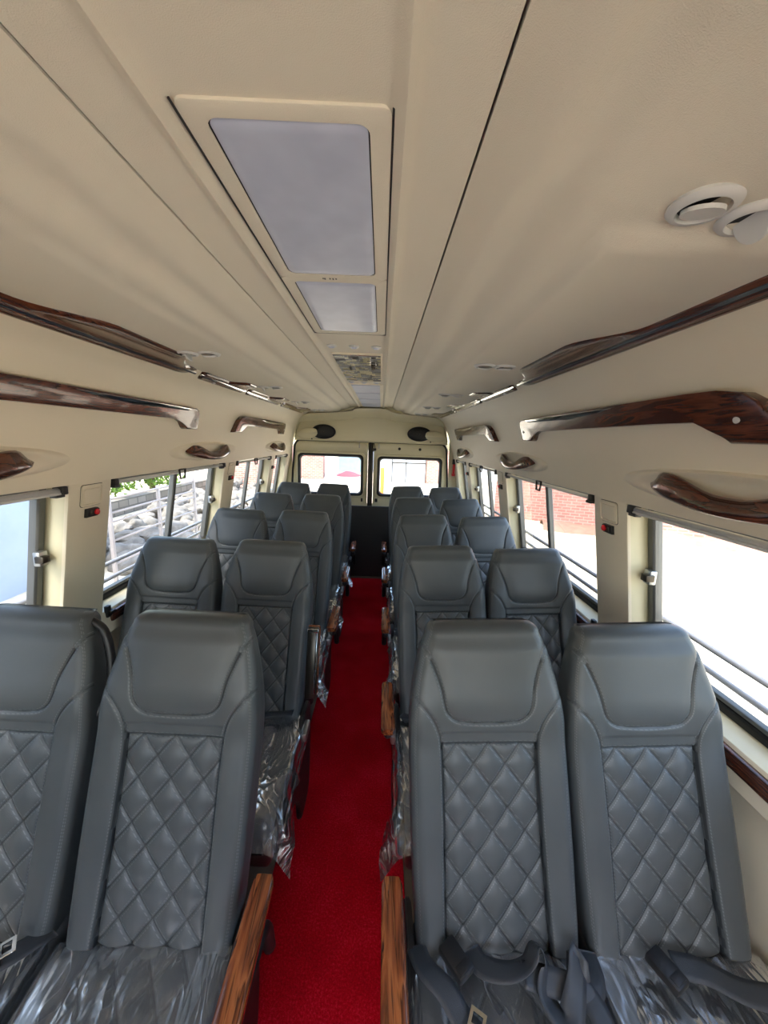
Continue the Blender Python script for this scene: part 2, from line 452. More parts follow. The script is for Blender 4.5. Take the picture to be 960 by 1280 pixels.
def rear():
    yb = Y1
    # header above the doors, arched at the centre under the ceiling
    top = [(-1.0, 1.60), (-.96, 1.80), (-.90, 1.855), (-.72, 1.875), (-.45, 1.895), (-.34, 1.915), (-.30, 1.937), (-.12, 1.945), (.04, 1.940), (.09, 1.918), (.20, 1.895), (.48, 1.878), (.66, 1.855), (.72, 1.80), (.76, 1.60)]
    top = [tuple(p)[:2] for p in catmull([(a, b, 0) for a, b in top], 5)]
    rows = []
    for f, dy in ((0, .0), (0.02, -.035), (.06, -.045), (.35, -.04), (.62, -.03), (.74, -.015), (.80, -.035), (.9, -.05), (1, -.052)):
        rows.append([(x, yb + dy, 1.565 + (z - 1.565) * f) for x, z in top])
    rows.append([(x * 1.0, yb + .06, z + .03) for x, z in top])
    vs = [p for r in rows for p in r]; n = len(top)
    fs = [(j * n + i, j * n + i + 1, (j + 1) * n + i + 1, (j + 1) * n + i) for j in range(len(rows) - 1) for i in range(n - 1)]
    # corner posts beside the doors and the body rim behind
    def q(a, b, c, d):
        i = len(vs); vs.extend((a, b, c, d)); fs.append((i, i + 1, i + 2, i + 3))
    for x0, x1, x2, x3 in ((-1.20, -1.045, -1.10, -1.035), (.83, 1.0, .79, .89)):
        q((x0, yb - .005, 0), (x1, yb - .005, 0), (x3, yb - .005, 1.60), (x2, yb - .005, 1.60))
    q((-1.2, yb + .07, 0), (1.0, yb + .07, 0), (1.0, yb + .07, .84), (-1.2, yb + .07, .84))
    q((-1.1, yb + .065, 1.5), (.9, yb + .065, 1.5), (.9, yb + .065, 2.02), (-1.1, yb + .065, 2.02))
    o = mesh('wall_rear', vs, fs, M['paint']); o['kind'] = 'structure'
    o.data.set_sharp_from_angle(angle=math.radians(35))
    # seams and small fixings on the header
    def door(idx, x0, x1, gx0, gx1, gz0, gz1, outer):
        d = empty('door_%d' % idx, ((x0 + x1) / 2, yb, 0)); d['kind'] = 'structure'
        ox, oy = -(x0 + x1) / 2, -yb
        cx, cz, w, h = (x0 + x1) / 2, .78, x1 - x0, 1.56
        gc = ((gx0 + gx1) / 2, (gz0 + gz1) / 2); gw, gh = gx1 - gx0, gz1 - gz0
        def L(cx, cz, w, h, r, y): return [(x + ox, y, z) for x, z in rrect(cx, cz, w, h, r)]
        loops = [L(cx, cz, w, h, .07, .05), L(cx, cz, w, h, .07, .005), L(cx, cz, w - .012, h - .012, .07, 0),
                 L(gc[0], gc[1], gw + .15, gh + .15, .07, .0), L(gc[0], gc[1], gw + .135, gh + .135, .065, .012), L(gc[0], gc[1], gw + .10, gh + .10, .06, .012),
                 L(gc[0], gc[1], gw + .085, gh + .085, .055, -.006), L(gc[0], gc[1], gw + .055, gh + .055, .05, -.006), L(gc[0], gc[1], gw + .05, gh + .05, .05, .03)]
        loft('door_panel', loops, M['paint'], d, sharp=60)
        loft('window_gasket', [L(gc[0], gc[1], gw + .06, gh + .06, .05, .002), L(gc[0], gc[1], gw + .055, gh + .055, .05, -.010), L(gc[0], gc[1], gw + .01, gh + .01, .045, -.008), L(gc[0], gc[1], gw - .012, gh - .012, .045, .02)], M['rubber'], d)
        gl = [(p[0], .022, p[2]) for p in L(gc[0], gc[1], gw, gh, .045, 0)]
        mesh('pane', gl, [tuple(range(len(gl)))], M['glass'], d, smooth=False)
        # rubber seal round the opening
        sx = x0 - .012 if outer < 0 else x1 + .012
        ex = x1 if outer < 0 else x0
        c = .075 * (-outer)
        pts = [(sx, -.005, .1), (sx, -.005, 1.0), (sx + (.03 if outer < 0 else -.03), -.005, 1.45), (sx + .045 * (-outer), -.005, 1.53), (sx + .075 * (-outer), -.005, 1.562), (sx + .14 * (-outer), -.005, 1.572), (ex, -.005, 1.575)]
        pts = [(p[0] + ox, p[1], p[2]) for p in catmull(pts, 6)]
        tube('door_seal', pts, .011, M['rubber'], d, 8)
        for kx in (.18, .42) if outer > 0 else ():
            lathe('plug', [(.016, 0), (.016, -.006), (.01, -.012)], M['black'], d, 14, 'Y', loc=(x0 + .12 + kx + ox, -.002, 1.505))
        # hooks hanging from the header
        hx = x1 - .10 if outer < 0 else x0 + .06
        box('hook', hx - .006 + ox, hx + .006 + ox, -.02, .0, 1.50, 1.56, M['alu'], d, .002)
        box('lock_latch', (x1 - .07 if outer < 0 else x0 + .03) + ox, (x1 - .05 if outer < 0 else x0 + .06) + ox, -.022, .0, .87, .91, M['black'], d, .003)
        return d
    door(1, -1.03, -.155, -.945, -.232, .965, 1.395, -1)
    door(2, -.088, .785, -.012, .695, .965, 1.385, 1)
    g = box('trim_1', -.152, -.091, yb + .01, yb + .03, .3, 1.57, M['dark_steel'], bev=.004); g['kind'] = 'structure'
    g = box('trim_2', -.135, -.118, yb - .008, yb + .02, .3, 1.57, M['black'], bev=.003); g['kind'] = 'structure'
rear()
t = thing('fabric_strap', 'thin black cord hanging down between the two rear doors', 'cord', (0, 0, 0))
tube('cord', catmull([(-.085, Y1 - .03, 1.56), (-.075, Y1 - .035, 1.50), (-.10, Y1 - .035, 1.44), (-.11, Y1 - .03, 1.2), (-.10, Y1 - .03, .95)], 6), .006, M['black'], t, 6)
lathe('knob', [(.012, .012), (.018, 0), (.012, -.014)], M['black'], t, 12, 'Y', loc=(-.075, Y1 - .035, 1.49))
bulk = box('partition_panel', -1.135, .92, 4.20, 4.225, .02, .858, M['panelblk'], bev=.006)
tag(bulk, 'charcoal vinyl panel standing at the end of the red aisle before the rear doors', 'panel')

# speakers in the header
def speaker(x, z, side, label):
    t = thing('speaker', label, 'speaker', (x, Y1 - .05, z), 'oval speakers over the rear doors')
    lathe('bezel', [(.135, .03), (.138, -.012), (.128, -.02), (.12, -.014)], M['black'], t, 40, 'Y', 1, .60)
    lathe('speaker_grille', [(.124, -.008), (.11, -.022), (.06, -.03), (.01, -.032)], M['spk'], t, 40, 'Y', 1, .60)
    # small pale emblem strokes
    bm = bmesh.new()
    for dx, dz, w, h in ((-.03, .0, .004, .02), (-.015, .008, .022, .003), (.012, -.006, .022, .003), (.0, .0, .004, .016)):
        add_box(bm, dx, dx + w, -.036, -.031, dz - h / 2, dz + h / 2)
    bm_obj('emblem', bm, M['dark_steel'], t)
    # shell shaped pod leaning over the outer end of the grille
    loops = []
    for k in range(9):
        f = k / 8; cx = side * (.10 + .20 * f); rr = .056 * math.sin(math.pi * (.18 + .80 * f)) ** .6 + .004
        loops.append([(cx - side * .035 * math.cos(a) * (1 - f), -.012 - .05 * (1 - f * .8) * max(0, math.cos(a * .5 - 0)) * .5 - rr * .35 * math.cos(a), -.012 - .02 * f + rr * math.sin(a)) for a in [2 * math.pi * i / 20 for i in range(20)]])
    loft('tweeter_pod', loops, M['paint'], t, True, True)
    lathe('screw', [(.008, 0), (.006, -.006)], M['black'], t, 10, 'Y', loc=(side * .13, -.03, -.085))
speaker(-.665, 1.672, -1, 'oval black speaker with cream pod above the rear door beside the fence')
speaker(.430, 1.680, 1, 'oval black speaker with cream pod above the rear door beside the red hammer')

# ------------------------------------------------------------------ side windows
def sidename(s): return 'fence side' if s < 0 else 'yard side'
wn = 0
for s in (-1, 1):
    for k, (a, b) in enumerate(WIN):
        wn += 1
        w = empty('window_%d' % wn, (wx(s, ZB, DG), (a + b) / 2, ZB)); w['kind'] = 'structure'
        O = Vector(w.location)
        def pt(y, z, off=0): return Vector((wx(s, z, DG + off), y, z)) - O
        def bar(name, y0, z0, y1, z1, wd, dp, mat, off=0.0):
            # bar lying in the glass plane from (y0,z0) to (y1,z1)
            p, q = pt(y0, z0, off), pt(y1, z1, off); d = (q - p).normalized()
            nrm = Vector((s, 0, .17 / 1.0)).normalized(); u = d.cross(nrm).normalized()
            vs = []
            for e in (p, q):
                for du, dn in ((-1, -1), (1, -1), (1, 1), (-1, 1)): vs.append(e + u * wd / 2 * du + nrm * dp / 2 * dn)
            bm = bmesh.new(); V = [bm.verts.new(v) for v in vs]
            for f in ((0, 1, 2, 3), (4, 5, 6, 7), (0, 1, 5, 4), (1, 2, 6, 5), (2, 3, 7, 6), (3, 0, 4, 7)): bm.faces.new([V[i] for i in f])
            bmesh.ops.bevel(bm, geom=bm.edges[:], offset=min(wd, dp) * .18, segments=1, affect='EDGES')
            return bm_obj(name, bm, mat, w)
        bar('window_frame', a + .012, ZB, a + .012, ZT, .028, .03, M['frame_metal'])
        bar('window_frame', b - .020, ZB, b - .020, ZT, .034, .035, M['frame_metal'])
        bar('window_frame', a, ZB + .012, b, ZB + .012, .030, .035, M['rubber'])
        bar('window_frame', a, ZB + .034, b, ZB + .034, .014, .022, M['frame_metal'])
        bar('window_frame', a, ZT - .010, b, ZT - .010, .024, .03, M['alu'])
        if k < 3:
            yd = (a + b) / 2 + .06
            bar('divider', yd, ZB + .02, yd, ZT - .01, .030, .03, M['frame_metal'])
        g = [pt(a, ZB), pt(b, ZB), pt(b, ZT), pt(a, ZT)]
        mesh('pane', g, [(0, 1, 2, 3)], M['glass'], w, smooth=False)
        if k < 3:
            l = empty('latch', pt(b - .03, 1.165, -.03), w)
            box('latch_body', -.012, .012, -.022, .012, -.025, .025, M['alu'], l, .004)
            box('latch_lever', -.03 if s > 0 else -.0, .0 if s > 0 else .03, -.03, .0, -.012, .012, M['dark_steel'], l, .003)

# roller blinds along the tops
GB = 'rolled blinds along the window tops'
posn = {0: 'front window next to the pale %s', 1: 'second window', 2: 'third window', 3: 'rearmost window'}
for s in (-1, 1):
    for k, (a, b) in enumerate(WIN):
        where = ['over the nearest side window', 'over the second side window from the camera', 'over the third side window from the camera', 'over the last side window before the rear doors'][k]
        t = thing('roller_blind', 'slim rolled blind %s, %s' % (where, sidename(s)), 'blind', (0, 0, 0), GB)
        a2, b2 = a + .02, b - .02
        x = wx(s, 1.405, .012)
        r = .010 if k == 0 else .009
        tube('blind_tube', [(x, a2 + .01, 1.398), (x, b2 - .01, 1.398)], r, M['ventgrey'], t, 12)
        if k == 0:
            box('blind_rail', x - .012, x + .012, a2, b2, 1.385, 1.394, M['ventgrey'], t, .003)
        for yy in (a2, b2):
            e = -1 if yy == a2 else 1
            box('bracket', x - .018, x + .018, yy - .012, yy + .012, 1.385, 1.413, M['black'], t, .004)
            box('bracket', x - .014, x + .010, yy - .018 - e * .012, yy + .018 - e * .012, 1.376, 1.388, M['black'], t, .003)
        if k < 3:
            ym = (a + b) / 2 - .02; xx = wx(s, 1.38, -.006)
            if k: tube('pull_ring', [(xx, ym - .030, 1.412), (xx, ym + .030, 1.412), (xx, ym + .022, 1.365), (xx, ym - .022, 1.365)], .0055, M['black'], t, 8, True)

# wood strip under the sills, between the pillars
for s in (-1, 1):
    for k, (a, b) in enumerate(WIN):
        nm = ['nearest', 'second', 'third', 'last'][k]
        bm = bmesh.new(); xa = wx(s, .815)
        add_box(bm, xa - .012, xa + .012, a + .03, b - .02, .793, .838, .006, 2)
        o = bm_obj('sill_strip', bm, M['trim_wood'])
        tag(o, 'narrow dark wood strip under the %s side window, %s' % (nm, sidename(s)), 'trim', 'wood strips under the side windows')

# ------------------------------------------------------------------ pieces on the upper walls
def wall_poly(name, poly, side, depth, mat, parent, origin, bev=.008, back=.01):
    """solid plate with outline poly (y,z) that follows the leaning wall"""
    bm = bmesh.new()
    f = [bm.verts.new((wx(side, z) - side * depth - origin[0], y - origin[1], z - origin[2])) for y, z in poly]
    g = [bm.verts.new((wx(side, z) + side * back - origin[0], y - origin[1], z - origin[2])) for y, z in poly]
    n = len(poly); bm.faces.new(f); bm.faces.new(g[::-1])
    for i in range(n): bm.faces.new((f[i], g[i], g[(i + 1) % n], f[(i + 1) % n]))
    fe = [e for e in bm.edges if e.verts[0] in f and e.verts[1] in f]
    bmesh.ops.bevel(bm, geom=fe, offset=bev, segments=4, profile=.6, affect='EDGES')
    bmesh.ops.triangulate(bm, faces=[p for p in bm.faces if len(p.verts) > 4], ngon_method='EAR_CLIP')
    return bm_obj(name, bm, mat, parent, sharp=30)
def grab_rail(side, y0, y1, near_big, label):
    """long flat wooden rail with a hooked foot at each end; y0 near end, y1 far end"""
    o = (wx(side, 1.68), (y0 + y1) / 2, 1.68)
    t = thing('grab_rail', label, 'grab rail', o, 'wooden rails on the upper walls')
    A = [(y1 - .055, 1.727), (y1 - .02, 1.718), (y1 - .006, 1.70), (y1, 1.622), (y1 - .105, 1.621), (y1 - .125, 1.630), (y1 - .155, 1.655), (y1 - .19, 1.664), (y1 - .23, 1.666)]
    B = [(y0 + .34, 1.668), (y0 + .22, 1.666), (y0 + .195, 1.662), (y0 + .175, 1.652), (y0 + .155, 1.636), (y0 + .130, 1.618), (y0, 1.616), (y0 + .03, 1.66), (y0 + .055, 1.70), (y0 + .085, 1.720), (y0 + .14, 1.729), (y0 + .22, 1.731)]
    poly = A + B
    wall_poly('rail_body', poly, side, .030, M['trim_wood'], t, o, .007)
    # chrome strip standing in for the reflection on the top bevel
    yb0, yb1 = y0 + .50, y1 - .10
    zt = lambda y: 1.729
    band = [(yb0, zt(yb0) - .006), (yb1, zt(yb1) - .007), (yb1 - .04, zt(yb1) - .020), (yb0 + .3, zt(yb0 + .3) - .026), (yb0 + .1, zt(yb0) - .016)]
    wall_poly('highlight_band', band, side, .034, M['chrome'], t, o, .003, -.02)
    yc = y0 + .16
    for yy, zz in ((y0 + .105, 1.668), (y1 - .04, 1.668)):
        xx = wx(side, zz) - side * .031
        bm = bmesh.new(); bmesh.ops.create_uvsphere(bm, u_segments=14, v_segments=8, radius=.009)
        for v in bm.verts: v.co = Vector((v.co.x * .4 + xx - o[0], v.co.y + yy - o[1], v.co.z + zz - o[2]))
        bm_obj('screw_cap', bm, M['ventgrey'], t)
for s in (-1, 1):
    grab_rail(s, .70, 2.05, True, 'long glossy wooden rail, the nearer one on the upper wall, %s' % sidename(s))
    grab_rail(s, 2.565, 3.85, True, 'short-looking glossy wooden rail near the rear doors, upper wall, %s' % sidename(s))

def pull_handle(side, yc, label, L=.56):
    o = (wx(side, 1.485), yc, 1.485)
    t = thing('pull_handle', label, 'handle', o, 'carved wooden pull handles')
    loops = []
    N = 28
    for k in range(N + 1):
        f = k / N; y = (f - .5) * L; e = math.sin(math.pi * f)
        q = e ** .55
        p = .006 + .050 * q                       # how far it stands off
        zt = 1.512 + .026 * sstep(0, .10, min(f, 1 - f)) - .040 * sstep(.14, .46, min(f, 1 - f)); zb = 1.502 - .050 * e ** .6
        if k in (0, N): zt = 1.512; zb = 1.500
        th = .007 + .016 * q
        zc = (zt + zb) / 2; hh = (zt - zb) / 2
        loop = []
        for i in range(14):
            a = 2 * math.pi * i / 14
            zz = zc + hh * math.sin(a); xx = wx(side, zz) - side * (p - th * .5 + th * .6 * math.cos(a) - .012 * math.sin(a))
            loop.append((xx - o[0], y, zz - o[2]))
        loops.append(loop)
    loft('wooden_grip', loops, M['trim_wood'], t, True, True, sharp=70)
    # cream moulded hollow behind the grip
    loops = []
    for rr, dp in ((1.22, -.002), (1.12, .007), (1.02, .012), (.92, .011), (.80, .003), (.4, .001), (.05, .001)):
        loops.append([(wx(side, 1.502 + .044 * rr * math.sin(a)) - side * dp - o[0], L * .64 * rr * math.cos(a), 1.502 + .044 * rr * math.sin(a) - o[2]) for a in [2 * math.pi * i / 40 for i in range(40)]])
    loft('moulded_hollow', loops, M['cream'], t)
for s in (-1, 1):
    for k, yc in enumerate((.84, 2.29, 3.78)):
        pull_handle(s, yc, 'carved wooden pull handle %s, %s' % (['nearest the camera above the front window', 'between the two wooden wall rails', 'beside the rear doors'][k], sidename(s)), .56 if k < 2 else .5)

# glossy wood moulding along the joint of wall and ceiling
def moulding(side, y0, y1, label, near_lobe=False):
    cx = -.12
    o = (cx + side * .73, (y0 + y1) / 2, 1.88)
    t = thing('ceiling_moulding', label, 'moulding', o, 'glossy wood mouldings along the ceiling edge')
    L = y1 - y0
    N = 60; loops = []; acc = []
    for k in range(N + 1):
        f = k / N; y = y0 + L * f
        lobe = sstep(.50, .62, f) * (1 - sstep(.80, .93, f))
        inn = .712 - .085 * lobe
        e = math.sin(math.pi * min(1, max(0, f * 12)) * .5) * math.sin(math.pi * min(1, max(0, (1 - f) * 12)) * .5)
        e = max(e, .05)
        outr = .768
        zi = 1.895; zo = 1.858
        sec = []
        pts = [(inn, zi + .004), (inn + .001, zi - .010), (inn + .010, zi - .017), ((inn + .733) / 2, zi - .021), (.728, zi - .024), (.740, zi - .031), (.752, zi - .040), (.765, zi - .039), (.776, zi - .026), (.776, zi + .004)]
        mid = (.735, 1.888)
        for h, z in pts:
            hh = mid[0] + (h - mid[0]) * (.25 + .75 * e); zz = mid[1] + (z - mid[1]) * e
            sec.append((cx + side * hh - o[0], y - o[1], zz - o[2]))
        loops.append(sec)
    loft('moulding_body', loops, M['trim_wood'], t, True, True, sharp=45)
    loops = []
    for k in range(N + 1):
        f = .02 + .96 * k / N; y = y0 + L * f
        loops.append([(cx + side * h - o[0], y - o[1], z - o[2]) for h, z in ((.7300, 1.8720), (.7330, 1.8665), (.7375, 1.8635), (.7400, 1.8660), (.7380, 1.8720))])
    loft('chrome_bead', loops, M['chrome'], t, True, True)
    yy = y0 + L * .30
    bm = bmesh.new(); bmesh.ops.create_uvsphere(bm, u_segments=14, v_segments=8, radius=.010)
    for v in bm.verts: v.co = Vector((v.co.x + side * .022, v.co.y * 1.2 + yy - o[1], v.co.z * .4 - .024))
    bm_obj('screw_cap', bm, M['ventgrey'], t)
ML = [(-.10, 1.84), (1.84, 2.46), (2.46, 3.30), (3.30, 4.25)]
for s in (-1, 1):
    for k, (a, b) in enumerate(ML):
        moulding(s, a if k else .0, b, 'glossy wood ceiling-edge moulding, %s, %s' % (['the longest, nearest the camera', 'second from the camera', 'third from the camera', 'the one reaching the rear wall'][k], sidename(s)))

# pillar fittings
for s in (-1, 1):
    for k, yc in enumerate((1.375, 2.675, 3.73)):
        nm = ['nearest', 'second', 'last'][k]
        o = (wx(s, 1.297), yc, 1.297)
        t = thing('call_switch', 'black switch with red button on the %s window pillar, %s' % (nm, sidename(s)), 'switch', o, 'switches on the window pillars')
        w = .030 if k == 0 else .026
        poly = [(yc - w, 1.285), (yc + w * .7, 1.285), (yc + w, 1.290), (yc + w, 1.312), (yc + w * .7, 1.317), (yc - w, 1.317)]
        wall_poly('switch_plate', poly, s, .012, M['black'], t, o, .003)
        lathe('red_button', [(.011, 0), (.011, .006), (.007, .009)], M['red_btn'], t, 16, 'Z', loc=(-s * .012, .014, .004)).rotation_euler = (0, -s * math.pi / 2, 0)
        box('rocker', -.016, .016, -.018, -.006, -.004, .012, M['dark_steel'], t, .002)
        if k < 2:
            o = (wx(s, 1.365), yc, 1.365); hw = .052 if k == 0 else .045
            t = thing('hatch_cover', 'small cream snap-in cover above the switch on the %s pillar, %s' % (nm, sidename(s)), 'cover', o, 'cream covers on the window pillars')
            rr = rrect(yc, 1.366, hw * 2, .078, .01)
            def wl(L, d): return [(wx(s, z) - s * d - o[0], y - o[1], z - o[2]) for y, z in L]
            loft('frame', [wl(rr, -.002), wl(rr, .005), wl(rrect(yc, 1.366, hw * 2 - .01, .068, .009), .005), wl(rrect(yc, 1.366, hw * 2 - .014, .064, .008), .001)], M['cream'], t)
            loft('shadow_gap', [wl(rrect(yc, 1.366, hw * 2 + .004, .082, .011), -.001), wl(rrect(yc, 1.366, hw * 2 + .004, .082, .011), .0008), wl(rrect(yc, 1.366, hw * 2 - .004, .074, .01), .0008)], M['dark_steel'], t)
            loft('cover_plate', [wl(rrect(yc, 1.364, hw * 2 - .02, .056, .006), -.001), wl(rrect(yc, 1.364, hw * 2 - .026, .050, .006), .005)], M['cream'], t, False, True)
    # hook under the sill end of the near pillar
    yh = 1.50; x = wx(s, .83) - s * .002
    t = thing('blind_hook', 'small black hook at the sill beside the nearest pillar, %s' % sidename(s), 'hook', (x, yh, .84), 'black sill hooks')
    box('plate', -.008, .008, -.012, .012, -.02, .03, M['black'], t, .003)
    box('hook', -.02 if s > 0 else .0, .0 if s > 0 else .02, -.006, .022, -.004, .008, M['black'], t, .003)

# red emergency hammer near the rear doors
o = (wx(1, 1.33) - .015, 4.38, 1.33)
t = thing('emergency_hammer', 'red emergency hammer with black holder on the corner post by the rear door', 'hammer', o)
box('holder', -.02, .016, -.014, .014, .02, .08, M['black'], t, .005)
box('handle', -.014, .012, -.012, .012, -.10, .03, M['red'], t, .006)
box('hammer_head', -.02, .016, -.022, .022, -.115, -.085, M['red'], t, .006)

# ------------------------------------------------------------------ ceiling fittings
def plate(name, x0, x1, y0, y1, z0, z1, r, mat, parent, bev=.002):
    L = lambda d, z: [(x, y, z) for x, y in rrect((x0 + x1) / 2, (y0 + y1) / 2, x1 - x0 - d, y1 - y0 - d, max(.001, r - d / 2))]
    return loft(name, [L(0, z1), L(0, z0 + bev), L(bev * 2, z0)], mat, parent, False, True)
def light_unit():
    t = thing('ceiling_light', 'large flush ceiling lamp with one long and one short pale blue diffuser', 'ceiling light', (-.123, .96, 1.969))
    ox, oy, oz = -.123, .96, 1.969
    # cream bezel with openings
    def L(x0, x1, y0, y1, r, z): return [(x - ox, y - oy, z - oz) for x, y in rrect((x0 + x1) / 2, (y0 + y1) / 2, x1 - x0, y1 - y0, r)]
    # bezel built from two ring plates side by side
    for (a, b, c, d), (p, q, u, v) in (((-.248, .0, .500, .966), (-.222, -.026, .523, .946)), ((-.248, .0, .966, 1.432), (-.222, -.026, .986, 1.405))):
        loft('bezel', [L(a, b, c, d, .012, 1.975), L(a, b, c, d, .012, 1.9665), L(a + .002, b - .002, c + (.002 if c < .9 else 0), d - (.002 if d > 1 else 0), .012, 1.9655), L(p, q, u, v, .016, 1.9655), L(p, q, u, v, .016, 1.9675)], M['ceil'], t, sharp=50)
        loft('lens_gap', [L(p, q, u, v, .016, 1.9676), L(p + .004, q - .004, u + .003, v - .003, .014, 1.9680)], M['rubber'], t)
        loft('diffuser', [L(p + .0022, q - .0022, u + .0018, v - .0018, .014, 1.9678), L(p + .005, q - .005, u + .005, v - .005, .013, 1.9655), L(p + .02, q - .02, u + .02, v - .02, .008, 1.9650)], M['diffuser'], t, False, True)
    tube('shadow_gap', [(-.250 - ox, .500 - oy, 1.9665 - oz), (-.250 - ox, 1.433 - oy, 1.9665 - oz), (.002 - ox, 1.433 - oy, 1.9665 - oz), (.002 - ox, .500 - oy, 1.9665 - oz)], .0016, M['rubber'], t, 6)
    bm = bmesh.new()
    for i, x in enumerate((-.150, -.146, -.134, -.127, -.120)):
        add_box(bm, x - ox, x + .0035 - ox, .962 - oy, .968 - oy + .002 * (i % 2), 1.9648 - oz, 1.9658 - oz)
    bm_obj('lettering', bm, M['dark_steel'], t)
light_unit()
sx = (-.215, -.124, -.034)
for row, (yy, lab) in enumerate(((1.625, 'between large lamp and mirror panel'), (2.585, 'just behind the mirror panel'))):
    for i, x in enumerate(sx):
        x2 = x if row == 0 else x * .9 - .015
        t = thing('spot_lamp', 'tiny flush spot lamp, %s, %s' % (['fence side one', 'middle one', 'yard side one'][i], lab), 'spot lamp', (x2, yy, 1.9695), 'small flush spot lamps on the ceiling')
        lathe('ring', [(.020, .002), (.021, -.003), (.016, -.006)], M['ventgrey'], t, 20)
        lathe('lens', [(.015, -.004), (.010, -.009), (.004, -.010)], M['diffuser'], t, 16)
t = thing('mirror_panel', 'ceiling panel of mirror squares patterned with black blocks', 'ceiling panel', (-.122, 2.12, 1.966))
plate('frame', -.113, .113, -.372, .372, -.001, .006, .006, M['cream'], t)
plate('mirror_sheet', -.107, .107, -.362, .362, -.004, .0, .003, M['mirror'], t, .0008)
rb = random.Random(12); bm = bmesh.new()
NXc, NYc = 13, 26; cw, ch = .214 / NXc, .724 / NYc
for j in range(NYc):
    i = 0
    while i < NXc:
        run = rb.choice((1, 1, 2, 3)); 
        if rb.random() < .56:
            x0 = -.107 + i * cw; x1 = min(.107, x0 + run * cw) - .0015; y0_ = -.362 + j * ch; hgt = ch * rb.choice((.55, .9, 1.0, 1.9 if j < NYc - 1 else .9))
            add_box(bm, x0, x1, y0_ + .001, y0_ + hgt, -.0048, -.0038)
        i += run
bm_obj('block_pattern', bm, M['black'], t)
t = thing('lamp_strip', 'row of pale ceiling diffusers running to the rear wall', 'ceiling light', (-.122, 3.5, 1.966))
plate('frame', -.122, .122, -.84, .93, -.0005, .006, .008, M['cream'], t, .001)
for a, b in ((2.69, 3.10), (3.13, 3.54), (3.57, 3.98), (4.01, 4.38)):
    plate('diffuser', -.098, .098, a - 3.5, b - 3.5, -.005, .0, .006, M['diffuser'], t, .001)

def vent(x, y, open_, label):
    z = ceil_z(x, y); 
    t = thing('air_vent', label, 'air vent', (x, y, z), 'round air vents in the ceiling')
    lathe('bezel', [(.038, .004), (.040, -.001), (.036, -.006), (.029, -.007), (.027, -.001), (.027, .004)], M['ventgrey'], t, 36)
    lathe('socket', [(.0272, .0), (.02, .0035), (.005, .004)], M['rubber'], t, 30)
    ang = math.radians(open_)
    R = Matrix.Rotation(ang, 4, 'Y') if open_ > 30 else Matrix.Rotation(ang, 4, 'X')
    vs = []; fs = []; n = 26
    for h in (.002, -.003):
        for k in range(n):
            a = 2 * math.pi * k / n; vs.append(R @ Vector((.0235 * math.cos(a), .0235 * math.sin(a), h)) + Vector((0, 0, -.007)))
    fs = [tuple(range(n)), tuple(range(n, 2 * n))[::-1]] + [(k, (k + 1) % n, n + (k + 1) % n, n + k) for k in range(n)]
    o = mesh('flap', vs, fs, M['ventgrey'], t, smooth=False)
for s in (-1, 1):
    for k, y in enumerate((.53, 1.475, 2.37, 3.26, 4.10)):
        if s < 0 and k == 0: continue
        xs = {1: [(.392, 0), (.470, 0), (.375, 0)], -1: [(-.66, 0), (-.735, 0)]}[s]
        pr = ((.392, 12), (.468, 62)) if s > 0 else ((-.645, 20), (-.725, 60))
        if k and s > 0: pr = ((.375, 25), (.450, 15))
        for j, (x, op) in enumerate(pr):
            vent(x, y + (.012 if j and k == 0 else 0), op, 'pale round ceiling vent, %s pair from the camera, nearer the %s, %s' % (
                ['first', 'second', 'third', 'fourth', 'fifth'][k], 'seam' if j == 0 else 'moulding', sidename(s)))

# ------------------------------------------------------------------ seats
def seg_d(px, py, ax, ay, bx, by):
    dx, dy = bx - ax, by - ay; t = max(0, min(1, ((px - ax) * dx + (py - ay) * dy) / (dx * dx + dy * dy + 1e-12)))
    return math.hypot(px - ax - t * dx, py - ay - t * dy)
def poly_d(px, py, L): return min(seg_d(px, py, a[0], a[1], b[0], b[1]) for a, b in zip(L, L[1:]))
def inside(px, py, L):
    c = False; j = len(L) - 1
    for i in range(len(L)):
        if (L[i][1] > py) != (L[j][1] > py) and px < (L[j][0] - L[i][0]) * (py - L[i][1]) / (L[j][1] - L[i][1]) + L[i][0]: c = not c
        j = i
    return c
SL = .748          # sloped length of the backrest
W = [(0, .190), (.06, .194), (.2, .197), (.45, .198), (.53, .196), (.58, .191), (.63, .184), (.67, .176), (.705, .167), (.730, .159), (.748, .151)]
def mirror(L): return L + [(-x, y) for x, y in L[::-1]]
_hp = catmull([(.172, .735, 0), (.152, .705, 0), (.134, .664, 0), (.118, .615, 0), (.110, .570, 0), (.100, .547, 0), (.078, .530, 0), (.03, .525, 0), (0, .524, 0)], 5)
HP = [(p.x, p.y) for p in _hp]; HPL = HP + [(-x, y) for x, y in HP[::-1][1:]]
_bl = catmull([(.200, .605, 0), (.178, .580, 0), (.150, .549, 0), (.130, .512, 0), (.120, .460, 0), (.119, .30, 0), (.121, .15, 0), (.124, .0, 0)], 5)
BL = [(p.x, p.y) for p in _bl]
PT = .472
QW, QH = .0800, .104
def quilt_d(x, s, x0=0., s0=0.):
    a = (x - x0) / QW + (s - s0) / QH; b = (x - x0) / QW - (s - s0) / QH
    k = 1 / math.hypot(1 / QW, 1 / QH)
    da = abs(a - round(a)) * k; db = abs(b - round(b)) * k
    return da, db
